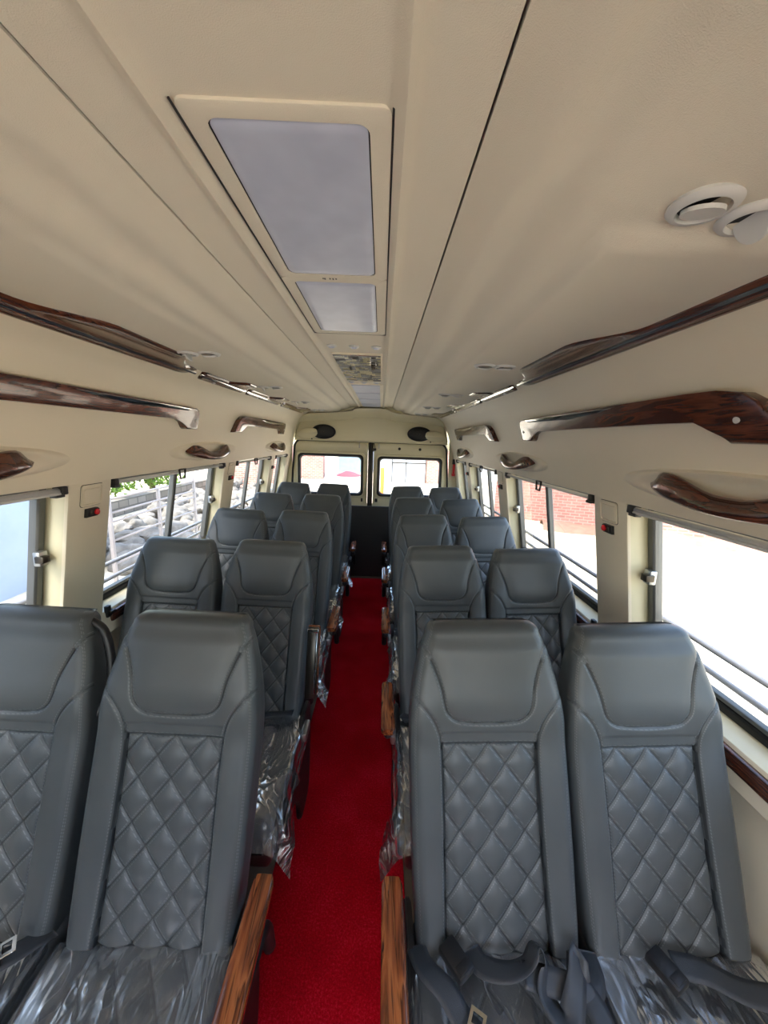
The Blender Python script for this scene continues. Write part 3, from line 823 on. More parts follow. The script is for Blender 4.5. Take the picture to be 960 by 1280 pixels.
def back_front(x, s):
    """height of the front skin, seam distance, region"""
    ax = abs(x)
    dB = poly_d(ax, s, BL); dH = poly_d(ax, s, HP); dT = seg_d(ax, s, 0, PT, .120, PT)
    xb = interp([(p[1], p[0]) for p in BL[::-1]], s)
    panel = s < PT and ax < xb
    h = .0
    if panel:
        da, db = quilt_d(x, s, 0, PT + .0)
        q = min(da, db); e = min(dB, dT); kq = 1 / math.hypot(1 / QW, 1 / QH)
        puff = .0100 * (max(0., math.sin(math.pi * (da / kq)) * math.sin(math.pi * (db / kq))) ** .42) * (1 - math.exp(-(e / .012)))
        h += -.0065 + puff - .0012 * math.exp(-(q / .002) ** 2)
        sd = min(q, e)
    else:
        sd = min(dB, dH, dT)
        if ax > xb or s > .5:
            h += .004
        h += .010 * sstep(.09, .15, ax) * (1 - sstep(.50, .66, s)) * (1 - .2 * sstep(0, .1, s))
    # headrest cushion stands proud, lumbar hollow below
    hp = inside(ax, s, HP + [(0, .735)]) if s < .735 else True
    h += .018 * sstep(.45, .60, s) * (1 - .5 * sstep(.70, .75, s))
    if hp: h += .004 * (1 - math.exp(-(dH / .02) ** 2))
    h -= .0055 * math.exp(-(min(dB, dH) / .0035) ** 2) + .003 * math.exp(-(dT / .003) ** 2)
    h -= .010 * (ax / .19) ** 2 * sstep(.5, .7, s)
    return h, sd, (1 if panel else (2 if hp else 0))
TH = .105
KS = .243 / SL; KC = math.sqrt(1 - KS * KS)
def bmap(x, s, n):   # n towards the sitter
    return Vector((x, s * KS - n * KC, .432 + s * KC * .957 + n * KS))
def build_back():
    R = .030; NX = 112; NA = 7; NB = 10
    rows = []
    ss = [SL * k / 205 for k in range(206)]
    seq = []
    for a in (0, 18, 36, 54, 72): seq.append((-.022 * (1 - math.sin(math.radians(a))) + 0, math.sin(math.radians(a)) * .5 + .5, 'b', a))
    data = []
    for s0, kk, _, a in seq: data.append((s0, -R * .8 * (1 - math.sin(math.radians(a))) - .0, max(.4, kk), 0))
    for s in ss: data.append((s, 0, 1, 0))
    for a in (12, 24, 36, 48, 60, 72, 82, 88): data.append((SL + .032 * math.sin(math.radians(a)), -.055 * (1 - math.cos(math.radians(a))), 1, a))
    vs = []; seam = []; reg = []
    cnt = None
    for (s, dn, thk, a) in data:
        sc_ = min(SL, max(0, s)); w = interp(W, sc_)
        if s > SL: w -= .026 * (1 - math.cos(math.radians(a)))
        th = TH * (1 - .35 * sstep(.45, .75, s)) 
        if s > SL: th = (th - .055) * math.cos(math.radians(a)) + .055 + .0
        if s < 0: th *= .8
        loop = []
        for i in range(NX + 1):
            x = -(w - R) + 2 * (w - R) * i / NX
            h, sd, rg = back_front(x, sc_)
            loop.append((x, h + dn, sd, rg))
        hR = loop[-1][1]
        arc = []
        for i in range(1, NA + 1):
            an = math.pi / 2 * i / NA; x = (w - R) + R * math.sin(an)
            hh, sdd, _r = back_front(x, sc_); arc.append((x, hh + dn - R * .9 * (1 - math.cos(an)), min(sdd, abs(an * R - .020) + .0035 if sc_ > .0 else .05), 0))
        hs_ = arc[-1][1]; end = -th
        mid = [(w - .001, hs_ + (end + .02 - hs_) * f, .05, 0) for f in (.35, .7, 1)]
        bk = [(w - .02 * (1 - math.cos(math.pi / 2 * f)) - .002, end + .02 - .02 * math.sin(math.pi / 2 * f), .05, 0) for f in (.4, .7, 1)]
        right = arc + mid + bk
        left = [(-x, n, d, r) for x, n, d, r in right[::-1]]
        back = [((w - .022) * (1 - 2 * f), end - .012 * math.sin(math.pi * f), .05, 0) for f in [i / NB for i in range(1, NB)]]
        if s > SL:
            # close the top towards the back edge
            pass
        full = loop + right + back + left
        for x, n, d, r in full:
            vs.append(bmap(x, s, n)); seam.append(d); reg.append(r)
        cnt = len(full)
    faces = {0: [], 1: [], 2: []}
    m = len(data)
    for j in range(m - 1):
        for i in range(cnt):
            a, b, c, d = j * cnt + i, j * cnt + (i + 1) % cnt, (j + 1) * cnt + (i + 1) % cnt, (j + 1) * cnt + i
            r = [reg[q] for q in (a, b, c, d)]
            k = 1 if r.count(1) >= 3 else (2 if r.count(2) >= 3 else 0)
            faces[k].append((a, b, c, d))
    faces[0].append(tuple(range(cnt))[::-1]); faces[0].append(tuple((m - 1) * cnt + i for i in range(cnt)))
    out = []
    for k in (0, 1, 2):
        used = sorted({i for f in faces[k] for i in f}); mp = {u: i for i, u in enumerate(used)}
        me = bpy.data.meshes.new(('backrest', 'quilted_panel', 'headrest_pad')[k])
        me.from_pydata([tuple(vs[u]) for u in used], [], [tuple(mp[i] for i in f) for f in faces[k]])
        at = me.attributes.new('seam', 'FLOAT', 'POINT'); at.data.foreach_set('value', [seam[u] for u in used])
        me.materials.append(M['leather'])
        for p in me.polygons: p.use_smooth = True
        me.update(); out.append(me)
    return out
BACK = build_back()

CL = .46
def cush_z(x, d):
    """top of the cushion, d = distance forward of the backrest foot"""
    ax = abs(x); z = .428
    z -= .018 * sstep(.30, .46, d) ** 1.0
    z += .012 * sstep(.11, .155, ax) - .004
    sd = .05; pan = ax < .128 and d < .40
    e = min(abs(ax - .128) if d < .40 else math.hypot(ax - .128, d - .40), abs(d - .40) if ax < .128 else math.hypot(ax - .128, d - .40))
    sd = e
    if pan:
        da, db = quilt_d(x, d, 0, 0); q = min(da, db)
        kq = 1 / math.hypot(1 / QW, 1 / QH); z += .009 * (max(0., math.sin(math.pi * (da / kq)) * math.sin(math.pi * (db / kq))) ** .42) * (1 - math.exp(-(e / .012))) - .004; sd = min(q, e)
    z -= .005 * math.exp(-(e / .004) ** 2)
    return z, sd, pan
def build_cushion():
    NX, NY = 90, 100; W_, R = .198, .03
    vs = []; seam = []; reg = []; rows = []
    ds = [-.06 + (CL - .03 + .06) * k / NY for k in range(NY + 1)]
    data = [(d, 0, 0) for d in ds] + [(CL - .03 + .03 * math.sin(math.radians(a)), -.03 * (1 - math.cos(math.radians(a))), a) for a in (20, 40, 60, 80, 90)]
    data += [(CL, -.06, 90), (CL - .005, -.10, 90)]
    for d, dz, a in data:
        w = W_ - .02 * sstep(.36, .46, d) ** 2; row = []
        for i in range(NX + 1):
            x = -(w - R) + 2 * (w - R) * i / NX
            z, sd, pn = cush_z(x, min(d, CL)); row.append((x, z + dz, sd, pn))
        arc = []
        z0 = row[-1][1]
        for i in range(1, 6):
            an = math.pi / 2 * i / 5; arc.append((w - R + R * math.sin(an), z0 - R * (1 - math.cos(an)), .05, 0))
        arc.append((w, min(z0 - R - .01, .36), .05, 0)); arc.append((w - .006, .325, .05, 0))
        if dz <= -.055: arc = [(x, min(z, z0 - .004 * q), s_, p) for q, (x, z, s_, p) in enumerate(arc)]; arc[-1] = (w - .006, .325, .05, 0)
        full = [(-x, z, s_, p) for x, z, s_, p in arc[::-1]] + row + arc
        for x, z, s_, p in full:
            vs.append((x, -d, max(.325, z))); seam.append(s_); reg.append(1 if p else 0)
        n = len(full)
    fa = {0: [], 1: []}
    for j in range(len(data) - 1):
        for i in range(n - 1):
            q = (j * n + i, j * n + i + 1, (j + 1) * n + i + 1, (j + 1) * n + i)
            fa[1 if all(reg[k] for k in q) else 0].append(q)
    fa[0].append(tuple(j * n for j in range(len(data))) + tuple(j * n + n - 1 for j in range(len(data) - 1, -1, -1)))
    out = []
    for k in (0, 1):
        used = sorted({i for f in fa[k] for i in f}); mp = {u: i for i, u in enumerate(used)}
        me = bpy.data.meshes.new(('cushion', 'quilted_seat_panel')[k])
        me.from_pydata([vs[u] for u in used], [], [tuple(mp[i] for i in f) for f in fa[k]])
        at = me.attributes.new('seam', 'FLOAT', 'POINT'); at.data.foreach_set('value', [seam[u] for u in used])
        me.materials.append(M['leather'])
        for p in me.polygons: p.use_smooth = True
        me.update(); out.append(me)
    return out
CUSH = build_cushion()
CACHE = {}
def cached(key, fn):
    """mesh data is built once and shared by all copies"""
    if key not in CACHE:
        o = fn(); CACHE[key] = o.data; bpy.data.objects.remove(o)
    return CACHE[key]
def mk_pan():
    bm = bmesh.new(); add_box(bm, -.195, .195, -.45, .06, .255, .345, .018, 3)
    return bm_obj('t', bm, M['maroon'])
def mk_leg(y):
    bm = bmesh.new(); add_box(bm, -.020, .020, y - .022, y + .022, .012, .27, .006, 2)
    add_box(bm, -.05, .05, y - .03, y + .03, .0065, .016, .003, 1)
    return bm_obj('t', bm, M['dark_steel'])
def mk_shield():      # aisle-side black shield with a curved front edge, local x=0 plane
    pts = catmull([(.10, .10, 0), (.12, .30, 0), (.11, .43, 0), (.0, .455, 0), (-.10, .43, 0), (-.24, .40, 0), (-.40, .385, 0), (-.44, .34, 0), (-.40, .27, 0), (-.20, .22, 0), (-.12, .12, 0), (-.09, .02, 0), (.06, .01, 0)], 5, True)
    bm = bmesh.new()
    f = [bm.verts.new((-.009, p.x, p.y)) for p in pts]; g = [bm.verts.new((.009, p.x, p.y)) for p in pts]
    bm.faces.new(f); bm.faces.new(g[::-1]); n = len(pts)
    for i in range(n): bm.faces.new((f[i], g[i], g[(i + 1) % n], f[(i + 1) % n]))
    bmesh.ops.recalc_face_normals(bm, faces=bm.faces)
    bmesh.ops.bevel(bm, geom=[e for e in bm.edges if (e.verts[0] in f and e.verts[1] in f) or (e.verts[0] in g and e.verts[1] in g)], offset=.004, segments=2, affect='EDGES')
    return bm_obj('t', bm, M['black'])
def mk_cap():         # wooden armrest cap, local origin at its rear end top centre
    loops = []
    for k in range(25):
        f = k / 24; y = .0 - .262 * f
        w = .0245 + .0025 * f; e = 1
        if f < .05: e = math.sqrt(1 - (1 - f / .05) ** 2) * .16 + .84
        if f > .93: e = math.sqrt(max(0, 1 - ((f - .93) / .07) ** 2)) * .35 + .65
        z = -.010 * f ** 2
        L = []
        for px, pz in ((-1, -.022), (-1, -.008), (-.93, -.003), (-.78, 0), (0, .0015), (.78, 0), (.93, -.003), (1, -.008), (1, -.022), (.85, -.028), (-.85, -.028)):
            L.append((px * w * e, y, z + pz * (e * .5 + .5)))
        loops.append(L)
    return loft('t', loops, M['arm_wood'], None, True, True, sharp=35)
def mk_bracket():
    pts = catmull([(0, -.02, -.035), (0, -.10, -.035), (0, -.20, -.042), (0, -.225, -.06), (0, -.16, -.085), (0, -.05, -.12), (0, .0, -.17), (0, .02, -.26)], 5)
    vs, fs = tube_data(pts, .016, 10)
    me = bpy.data.meshes.new('t'); me.from_pydata([tuple(v) for v in vs], [], fs); me.materials.append(M['black'])
    for p in me.polygons: p.use_smooth = True
    o = bpy.data.objects.new('t', me); return link(o)
def mk_bar():
    vs, fs = tube_data([(0, .02, 0), (0, -.30, -.01), (0, -.42, -.02)], .009, 10)
    me = bpy.data.meshes.new('t'); me.from_pydata([tuple(v) for v in vs], [], fs); me.materials.append(M['chrome'])
    for p in me.polygons: p.use_smooth = True
    return link(bpy.data.objects.new('t', me))
def mk_recliner():
    bm = bmesh.new(); add_box(bm, -.012, .012, -.06, .03, -.02, .02, .008, 2)
    return bm_obj('t', bm, M['alu'])
def mk_raised():      # armrest swung upright: wood at the back, metal underside to the camera
    bm = bmesh.new(); add_box(bm, -.024, .024, -.012, .010, -.02, .265, .006, 2)
    return bm_obj('t', bm, M['dark_steel'])
def mk_raised_cap():
    bm = bmesh.new(); add_box(bm, -.026, .026, .011, .032, -.01, .27, .007, 2)
    return bm_obj('t', bm, M['arm_wood'])
def mk_raised_strip():
    bm = bmesh.new(); add_box(bm, .012, .019, -.017, -.012, .0, .25, .002, 1)
    add_box(bm, -.024, .024, -.020, -.012, .245, .262, .003, 1)
    return bm_obj('t', bm, M['chrome'])

ROWY = [.667, 1.405, 2.145, 2.895, 3.695]
ROWN = ['front row nearest the camera', 'second row from the camera', 'third row from the camera', 'fourth row from the camera', 'last row before the rear panel']
COL = {'LW': -.925, 'LA': -.502, 'RA': .312, 'RW': .722}
TILT = {'LW': 2.0, 'LA': 1.5, 'RA': -2.3, 'RW': -3.0}
WHERE = {'LW': 'window seat, fence side', 'LA': 'aisle seat, fence side', 'RA': 'aisle seat, yard side', 'RW': 'window seat, yard side'}
def seat(col, r):
    x = COL[col]; y = ROWY[r]
    extra = ''
    if col == 'LA' and r == 1: extra = ', armrest folded up'
    elif col == 'RA' and r == 0: extra = ', tangled belt on cushion'
    t = thing('bus_seat', 'grey quilted leather %s, %s%s' % (WHERE[col], ROWN[r], extra), 'seat', (x, y, .0), 'grey quilted leather bus seats')
    ta = math.radians(TILT[col])
    b = inst('backrest', BACK[0], t, (-.43 * math.sin(ta), 0, .43 * (1 - math.cos(ta)))); b.rotation_euler = (0, ta, 0)
    inst('quilted_panel', BACK[1], b); inst('headrest_pad', BACK[2], b)
    c = inst('cushion', CUSH[0], t); inst('quilted_seat_panel', CUSH[1], c)
    inst('seat_pan', cached('pan', mk_pan), t)
    for yy in (-.36, -.02):
        inst('leg', cached('leg%.2f' % yy, lambda: mk_leg(yy)), t, (-.10 if col[0] == 'L' else .10, 0, 0))
    if col[1] == 'A':
        sd = 1 if col == 'LA' else -1
        ax = (-.2495 if sd > 0 else .0665) - x
        inst('side_shield', cached('shield', mk_shield), t, (sd * .207, 0, 0))
        inst('side_bar', cached('bar', mk_bar), t, (sd * .222, .02, .36))
        inst('recliner_lever', cached('rec', mk_recliner), t, (sd * .225, -.02, .40))
        if col == 'LA' and r == 1:
            a = inst('armrest', cached('raised', mk_raised), t, (ax - .010, -.02, .565)); a.rotation_euler = (math.radians(-17), 0, 0)
            inst('wooden_cap', cached('raisedcap', mk_raised_cap), a); inst('metal_edging', cached('rstrip', mk_raised_strip), a)
        else:
            a = inst('armrest', cached('bracket', mk_bracket), t, (ax + (.003 if sd > 0 else -.008), .055, .572))
            inst('wooden_cap', cached('cap', mk_cap), a)
    return t
SEAT = {}
for r in range(5):
    for c in ('LW', 'LA', 'RA', 'RW'): SEAT[c, r] = seat(c, r)

# black grab loop on the back of the front window seat (fence side)
vs, fs = tube_data(catmull([(.165, .27, 1.10), (.200, .265, 1.075), (.222, .25, 1.01), (.225, .23, .93), (.205, .20, .87)], 6), .011, 10)
mesh('grab_loop', vs, fs, M['black'], SEAT['LW', 0])

# seat belts of the front row: straps that lie on the cushion
def ribbon(name, pts, width, mat, parent, twist=None, n=6, th=.0016, sub=1):
    P_ = catmull(pts, n); tw = twist or [0] * len(pts)
    m = len(P_); vs = []; fs = []
    for i, p in enumerate(P_):
        t = ((P_[min(m - 1, i + 1)] - P_[max(0, i - 1)])).normalized()
        f = i / (m - 1) * (len(tw) - 1); k = min(int(f), len(tw) - 2); a = tw[k] + (tw[k + 1] - tw[k]) * (f - k)
        side = t.cross(Vector((0, 0, 1)))
        if side.length < .05: side = Vector((1, 0, 0))
        side.normalize(); up = side.cross(t).normalized()
        u = side * math.cos(math.radians(a)) + up * math.sin(math.radians(a)); w = t.cross(u)
        for du, dn in ((-1, -1), (-.5, -1.6), (0, -1.8), (.5, -1.6), (1, -1), (1, 1), (.5, .4), (0, .2), (-.5, .4), (-1, 1)):
            vs.append(p + u * du * width / 2 + w * dn * th / 2)
    for i in range(m - 1):
        for k in range(10): fs.append((i * 10 + k, i * 10 + (k + 1) % 10, (i + 1) * 10 + (k + 1) % 10, (i + 1) * 10 + k))
    fs.append(tuple(range(10))); fs.append(tuple((m - 1) * 10 + k for k in range(10)))
    return mesh(name, vs, fs, mat, parent)
def buckle(parent, loc, rot, chrome=True):
    b = box('buckle', -.022, .022, -.035, .035, -.010, .010, M['black'], parent, .005, 2)
    b.location = loc; b.rotation_euler = [math.radians(a) for a in rot]
    box('release_button', -.015, .015, -.030, -.012, .0085, .0115, M['black'], b, .001)
    return b
def tongue(parent, loc, rot):
    bm = bmesh.new()
    o = [(-.016, -.015), (.016, -.015), (.016, .015), (-.016, .015)]; i_ = [(-.010, -.008), (.010, -.008), (.010, .008), (-.010, .008)]
    V = [[bm.verts.new((x, y, z)) for x, y in L] for L, z in ((o, 0), (i_, 0), (i_, .003), (o, .003))]
    for a in range(4):
        A, B = V[a], V[(a + 1) % 4]
        for k in range(4): bm.faces.new((A[k], A[(k + 1) % 4], B[(k + 1) % 4], B[k]))
    o_ = bm_obj('belt_tongue', bm, M['chrome'], parent); o_.location = loc; o_.rotation_euler = [math.radians(a) for a in rot]
    return o_
S = SEAT['RA', 0]
ribbon('seat_belt', [(-.195, .0, .45), (-.18, -.05, .475), (-.14, -.085, .475), (-.10, -.13, .462), (-.03, -.165, .456), (.05, -.18, .454)], .046, M['belt'], S, [0, 10, 0, 0, 0, 0])
ribbon('seat_belt', [(-.07, -.005, .452), (-.05, -.04, .464), (0, -.055, .476), (.045, -.045, .485), (.07, -.028, .508), (.085, -.05, .485), (.07, -.09, .468), (.10, -.12, .466), (.135, -.08, .485), (.155, -.04, .500), (.15, -.07, .472), (.17, -.11, .466), (.175, -.18, .455)], .046, M['belt'], S, [0, 0, 15, 35, 50, 60, 30, 0, -30, -45, -15, 0, 0])
ribbon('seat_belt', [(.20, .0, .445), (.19, -.05, .462), (.165, -.08, .472), (.10, -.07, .474), (.03, -.06, .480)], .046, M['belt'], S, [0, 0, 20, 30, 0])
buckle(S, (-.110, -.035, .474), (0, 0, 35)); tongue(S, (-.085, -.125, .474), (5, 0, -30))
S = SEAT['RW', 0]
ribbon('seat_belt', [(-.03, -.035, .470), (.03, -.045, .468), (.10, -.07, .458), (.17, -.085, .462), (.215, -.095, .452)], .050, M['belt'], S)
buckle(S, (-.055, -.045, .472), (0, 0, 25))
S = SEAT['LW', 0]
ribbon('seat_belt', [(.19, .02, .445), (.165, -.03, .47), (.12, -.07, .474), (.06, -.13, .462), (.0, -.18, .455)], .046, M['belt'], S)
buckle(S, (.115, -.065, .484), (0, 0, -50)); tongue(S, (.150, -.040, .492), (0, 0, -50))
vs, fs = tube_data(catmull([(.02, .0, .47), (.09, -.01, .53), (.13, -.03, .50), (.10, -.05, .47)], 5), .018, 8)
S = SEAT['LA', 1]
ribbon('seat_belt', [(-.10, -.01, .458), (.0, -.02, .458), (.10, -.02, .460), (.17, -.02, .470)], .036, M['belt'], S)
for r in (1, 2):
    S = SEAT['RA', r]
    ribbon('seat_belt', [(-.19, .0, .46), (-.12, -.03, .465), (-.02, -.03, .458)], .040, M['belt'], S)

# clear protective film left on the cushions
def cover(col, r):
    x0 = COL[col]; y0 = ROWY[r]; sd = 1 if col == 'LA' else (-1 if col == 'RA' else 0)
    rn = random.Random(hash((r, len(col) + ord(col[0])))& 0xffff if False else r * 7 + ord(col[0]) + ord(col[1]))
    seed = rn.random() * 50
    NX, NY = 64, 56; vs = []; fs = []
    rw = .200
    for j in range(NY + 1):
        d = -.0 + (CL + .035) * j / NY
        for i in range(NX + 1):
            f = -1 + 2 * i / NX
            ext = .085
            u = f * (rw + ext)                      # unrolled width
            au = abs(u); sg = 1 if u > 0 else -1
            dd = min(d, CL - .01)
            if au < rw - .012:
                x = u; z = max(cush_z(u, dd)[0], cush_z(u, dd)[0] * .5 + .214) + .004
            else:
                over = au - (rw - .012); ang = min(over / .03, 1.35)
                x = sg * (rw - .012 + .022 * math.sin(ang) + .004); z = cush_z(sg * (rw - .03), dd)[0] + .004 - .018 * (1 - math.cos(ang)) - max(0, over - .04)
            if d > CL - .02: z -= (d - (CL - .02)) * .9
            p = Vector((u * 7 + seed, d * 4.2, seed))
            cr = 1 - abs(noise.noise(p)) * 2.2
            cr2 = 1 - abs(noise.noise(Vector((u * 16, d * 9 + seed, 3)))) * 2.2
            amp = .008 * sstep(-.01, .06, d)
            z += amp * max(-.3, cr) * .9 + .002 * max(0, cr2)
            y = -d
            hang = max(0, au - (rw + .01))
            if hang > 0:
                n_ = noise.noise(Vector((d * 14, seed, 2)))
                side_amt = .6 if (sd and sg == sd) else .15
                flare = sstep(.30, .44, d)
                x += sg * hang * (side_amt * (.35 + .9 * flare) + .5 * n_ * side_amt)
                z -= hang * .35 * flare * (1 if side_amt > .3 else .2)
            lim = x0 + x
            if col == 'LW' : x = min(x, .195)
            if col == 'LA' and x < 0: x = max(x, -.205)
            if col == 'RA' and x > 0: x = min(x, .20)
            if col == 'RW': x = max(x, -.20)
            vs.append((x, y, z))
    n = NX + 1
    fs = [(j * n + i, j * n + i + 1, (j + 1) * n + i + 1, (j + 1) * n + i) for j in range(NY) for i in range(NX)]
    o = mesh('plastic_cover', vs, fs, M['film'])
    o.location = (x0, y0, 0); o.rotation_euler = SEAT[col, r].rotation_euler
    tag(o, 'crinkled clear film on cushion of %s, %s' % (WHERE[col], ROWN[r]), 'plastic cover', 'clear films over the seat cushions')
for c in ('LW', 'LA', 'RA', 'RW'): cover(c, 0)
for r in range(1, 5):
    for c in ('LA', 'RA'): cover(c, r)

# ------------------------------------------------------------------ outside
G = -.65
gr = mesh('ground', [(-60, -30, G), (60, -30, G), (60, 80, G), (-60, 80, G)], [(0, 1, 2, 3)], M['sand'], smooth=False); gr['kind'] = 'structure'
# guard rails on the outside of the windows
for s in (-1, 1):
    for k, z in enumerate((.985, .905)):
        t = thing('guard_rail', '%s grey tube guard rail outside the side windows, %s' % (['upper', 'lower'][k], sidename(s)), 'guard rail', (wx(s, z, DG + .06), 1.9, z), 'guard rails outside the windows')
        tube('rail_tube', [(0, -2.6, 0), (0, 2.5, 0)], .010, M['rail_grey'], t, 10)
        for yy in (-.53, .77, 1.85):
            box('bracket', -.045 if s > 0 else -.006, .006 if s > 0 else .045, yy - .008, yy + .008, -.008, .008, M['dark_steel'], t, .002)

def wall_seg(name, p, q, h, mat, label, cat, th=.25, z0=G):
    a = Vector((p[0], p[1], 0)); b = Vector((q[0], q[1], 0)); d = b - a; L = d.length
    o = box(name, 0, L, 0, th, 0, h, mat, None, .01, 1)
    o.location = (a.x, a.y, z0); o.rotation_euler = (0, 0, math.atan2(d.y, d.x))
    return tag(o, label, cat) if label else o
wall_seg('brick_wall', (3.6, 11.6), (13.5, 7.6), 3.6, M['brickX'], 'long red brick wall across the sandy yard, seen through the side windows', 'brick wall')
def bank():
    vs = []; fs = []; N = 60; m = 10
    for i in range(N + 1):
        f = i / N; c = Vector((4.6 + 8.5 * f, 10.35 - 3.7 * f, 0)); 
        for k in range(m + 1):
            a = math.pi * k / m; w = .45 + .15 * noise.noise(Vector((f * 9, 0, 0))); h = .20 + .10 * noise.noise(Vector((f * 14, 3, 0)))
            vs.append((c.x + math.cos(a) * w * .3, c.y + math.cos(a) * w, G - .02 + math.sin(a) * h + .04 * noise.noise(Vector((f * 30, k, 0)))))
    n = m + 1
    fs = [(i * n + k, i * n + k + 1, (i + 1) * n + k + 1, (i + 1) * n + k) for i in range(N) for k in range(m)]
    o = mesh('earth_bank', vs, fs, M['dirt']); tag(o, 'low pinkish earth bank along the foot of the brick wall', 'bank')
bank()
# brick house behind, seen through the rear door window
h = thing('brick_house', 'brick and pale plaster house with barred opening behind the rear window', 'house', (2.1, 20.5, G))
box('plaster_wall', -2.3, .35, 0, .3, 0, 3.6, M['plaster'], h)
box('brick_wall_panel', .35, 3.2, 0, .3, 0, 3.6, M['brickX'], h)
for x in (-1.5, -.75, .32):
    box('grille_bar', x, x + .04, -.05, -.01, .0, 3.4, M['dark_steel'], h)
box('grille_bar', -1.5, .35, -.05, -.01, 1.05, 1.1, M['dark_steel'], h)
box('grille_bar', -1.5, .35, -.05, -.01, 2.1, 2.14, M['dark_steel'], h)
o = box('orange_gate_post', .0, .16, 15.2, 15.36, G, G + 1.15, M['orange'], None, .02); tag(o, 'orange painted post beyond the rear door window', 'post')
# left street side
wall_seg('brick_building', (-8.5, 20.5), (-3.2, 21.0), 4.0, M['brickX'], 'pinkish brick building at the street corner behind the rear door', 'building', 2.0)
o = box('pale_blue_gate', -2.9, -.9, 26, 26.1, G, G + 3.2, M['blue_gate']); tag(o, 'pale blue metal gate at the end of the street', 'gate')
o = box('far_wall', -.9, 9, 27, 27.3, G, G + 3.2, M['plaster']); tag(o, 'pale plaster wall at the end of the street', 'wall')
def heap(name, x, y, sx_, sy_, h, mat, label, cat, seed):
    vs = []; fs = []; N = 16; m = 7
    for j in range(m + 1):
        for i in range(N):
            a = 2 * math.pi * i / N; r = 1 - j / m; rr = r * (1 + .25 * noise.noise(Vector((math.cos(a) * 2, math.sin(a) * 2, seed))))
            z = h * (1 - r ** 2) * (1 + .3 * noise.noise(Vector((math.cos(a) * 3 * r, math.sin(a) * 3 * r, seed + 5))))
            vs.append((x + math.cos(a) * rr * sx_, y + math.sin(a) * rr * sy_, G + z - .02))
    fs = [(j * N + i, j * N + (i + 1) % N, (j + 1) * N + (i + 1) % N, (j + 1) * N + i) for j in range(m) for i in range(N)]
    o = mesh(name, vs, fs, mat); return tag(o, label, cat)
heap('tarpaulin_heap', -2.0, 23.5, .8, 1.0, .30, M['cloth_pink'], 'faded pink tarpaulin heap lying in the street behind the van', 'heap', 3)

# fence side: plaster house close by, rubble, pipe fence, greenery
o = box('plaster_building', -8, -4.9, -6, 5.35, G, G + 9, M['plaster']); tag(o, 'pale blue-white plastered building beside the nearest window, fence side', 'building')  # unseen upper height added to keep direct sun out of the van windows
t = thing('pipe_fence', 'weathered pale pipe fence parallel to the van in front of the rubble', 'fence', (-3.2, 6, G))
for z in (.35, .65, .94, 1.17, 1.28, 1.45):
    tube('fence_rail', [(0, -1.6, z), (.01, -.6, z + .01), (0, .45, z)], .014, M['rail_pale'], t, 8)
for y in (-1.6, -.6, .45):
    box('fence_post', -.02, .02, y - .02, y + .02, 0, 1.5, M['rail_pale'], t, .004)
rn = random.Random(9)
def rock_mesh(seed):
    bm = bmesh.new(); bmesh.ops.create_icosphere(bm, subdivisions=3, radius=1)
    for v in bm.verts:
        n_ = noise.noise(v.co * 1.3 + Vector((seed, 0, 0))); v.co *= 1 + .45 * n_; v.co.z *= .7
    o = bm_obj('t', bm, M['rubble'], None, sharp=25); me = o.data; bpy.data.objects.remove(o); return me
RK = [rock_mesh(i * 3.1) for i in range(4)]
def rubble():
    bm = bmesh.new()
    for i in range(260):
        me = RK[i % 4]; y = rn.uniform(5.8, 15.0); x = rn.uniform(-6.0, -3.7)
        hmax = .10 + (-(x + 3.6)) * .16
        s_ = rn.uniform(.10, .30); z = G + rn.uniform(0, max(.05, hmax))
        Mx = Matrix.Translation((x, y, z)) @ Matrix.Rotation(rn.uniform(0, 6), 4, 'Z') @ Matrix.Scale(s_, 4)
        n0 = len(bm.verts); bm.from_mesh(me); bm.verts.ensure_lookup_table()
        for v in bm.verts[n0:]: v.co = Mx @ v.co
    o = bm_obj('rubble_heap', bm, M['rubble']); o['kind'] = 'stuff'; tag(o, 'heap of grey broken stone and rubble behind the pipe fence', 'rubble')
rubble()
wall_seg('stone_wall', (-7.0, 5.6), (-7.0, 15.5), .42, M['block'], 'old grey stone block wall behind the rubble, fence side', 'wall')
def tree(x, y, hgt, rad, label, seed, z0=.6):
    t = thing('leafy_tree', label, 'tree', (x, y, G), 'trees beyond the stone wall')
    r = random.Random(seed)
    tube('trunk', catmull([(0, 0, 0), (.08, .02, hgt * .35), (-.05, .05, hgt * .7)], 5), [.10] * 5 + [.07] * 6, M['bark'], t, 8)
    vs = []; fs = []
    for i in range(2600):
        a = r.uniform(0, 6.283); ph = math.acos(r.uniform(-1, 1)); q = rad * r.uniform(.45, 1) * (1 + .25 * math.sin(a * 3 + seed))
        c = Vector((math.cos(a) * math.sin(ph) * q, math.sin(a) * math.sin(ph) * q, hgt * .72 + math.cos(ph) * q * .75))
        u = Vector((r.uniform(-1, 1), r.uniform(-1, 1), r.uniform(-1, 1))).normalized(); w = u.cross(Vector((r.uniform(-1, 1), r.uniform(-1, 1), r.uniform(-1, 1)))).normalized()
        L = r.uniform(.06, .14); k = len(vs)
        vs += [c - u * L, c + w * L * .35, c + u * L, c - w * L * .35]; fs.append((k, k + 1, k + 2, k + 3))
    o = mesh('foliage', vs, fs, M['leaf'], t, smooth=False); o['kind'] = 'stuff'
tree(-8.2, 7.8, 1.5, 1.15, 'bright green leafy tree behind the stone wall, nearest the van front', 1)
tree(-8.4, 10.6, 1.6, 1.3, 'larger green tree behind the rubble heap, middle of the row', 2)
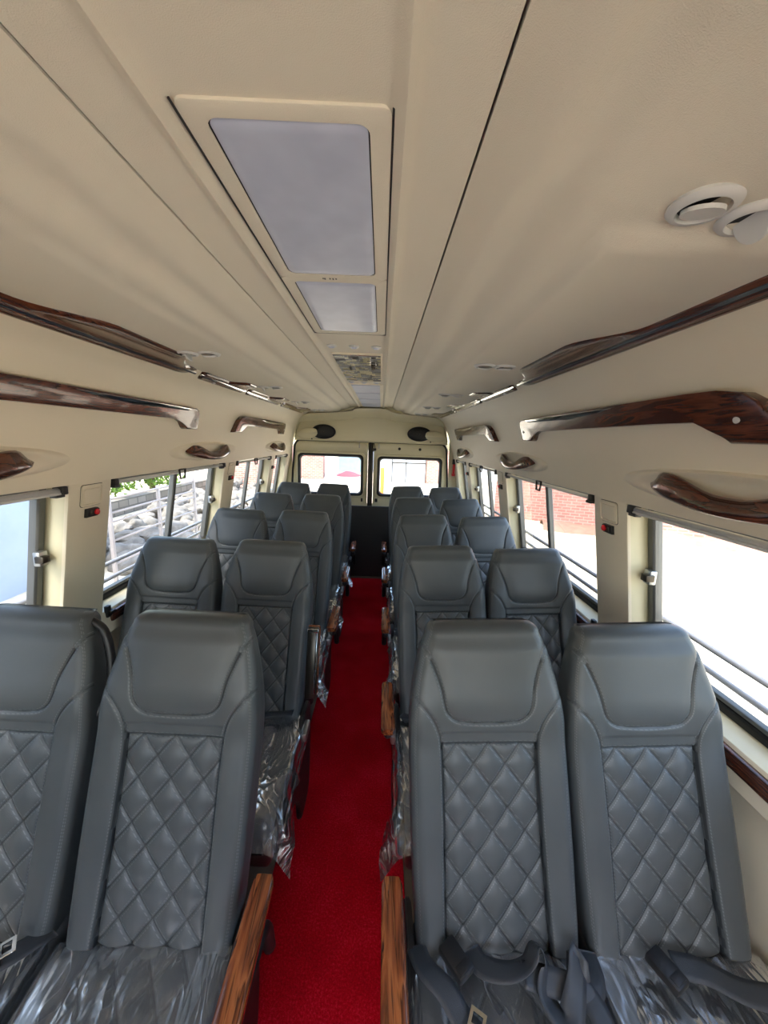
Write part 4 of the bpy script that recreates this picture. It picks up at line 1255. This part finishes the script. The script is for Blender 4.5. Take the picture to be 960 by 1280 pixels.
tree(-8.3, 13.6, 1.6, 1.3, 'green tree farther down the stone wall toward the brick shed', 3)
wall_seg('brick_shed', (-7.2, 16.2), (-4.0, 16.2), 2.6, M['brickX'], 'small red brick shed at the end of the pipe fence', 'shed', 1.6)

# ------------------------------------------------------------------ light
w = bpy.data.worlds.new('sky'); sc.world = w; w.use_nodes = True; nt = w.node_tree
bg = nt.nodes['Background']; sky = nt.nodes.new('ShaderNodeTexSky'); sky.sky_type = 'NISHITA'
sky.sun_disc = False; sky.sun_elevation = math.radians(55); sky.sun_rotation = math.radians(200); sky.air_density = 1.3; sky.dust_density = 3
nt.links.new(sky.outputs[0], bg.inputs['Color']); bg.inputs['Strength'].default_value = .42
sd = bpy.data.lights.new('sun', 'SUN'); sd.energy = 4.6; sd.angle = math.radians(.6); sd.color = (1, .95, .86)
so = bpy.data.objects.new('sun', sd); C.objects.link(so)
dirv = Vector((.55, .38, -1.0)).normalized()       # travels away from the camera and down
so.rotation_euler = dirv.to_track_quat('-Z', 'Y').to_euler(); so.location = (0, -5, 12)

# ------------------------------------------------------------------ camera
f, VP, roll, H = 470., (477, 550), math.radians(1.85), 1.6
d = Vector(((VP[0] - 480) / f, -(VP[1] - 640) / f, -1)).normalized()
up = Vector((math.sin(roll), math.cos(roll), 0)); up = (up - d * up.dot(d)).normalized(); rt = d.cross(up)
# rows of the world matrix: world X, Y, Z axes expressed in camera space
R = Matrix((rt, d, up))
cam = bpy.data.cameras.new('camera'); co = bpy.data.objects.new('camera', cam); C.objects.link(co)
co.matrix_world = Matrix.Translation((0, 0, H)) @ R.to_4x4()
cam.sensor_fit = 'VERTICAL'; cam.sensor_height = 36; cam.lens = f / 1280 * 36; cam.clip_start = .02; cam.clip_end = 300
sc.camera = co
sc.view_settings.view_transform = 'Standard'; sc.view_settings.exposure = 1.42
sc.cycles.use_denoising = True
sc.cycles.max_bounces = 12; sc.cycles.diffuse_bounces = 7; sc.cycles.transparent_max_bounces = 24; sc.cycles.transmission_bounces = 6
sc.cycles.sample_clamp_indirect = 6
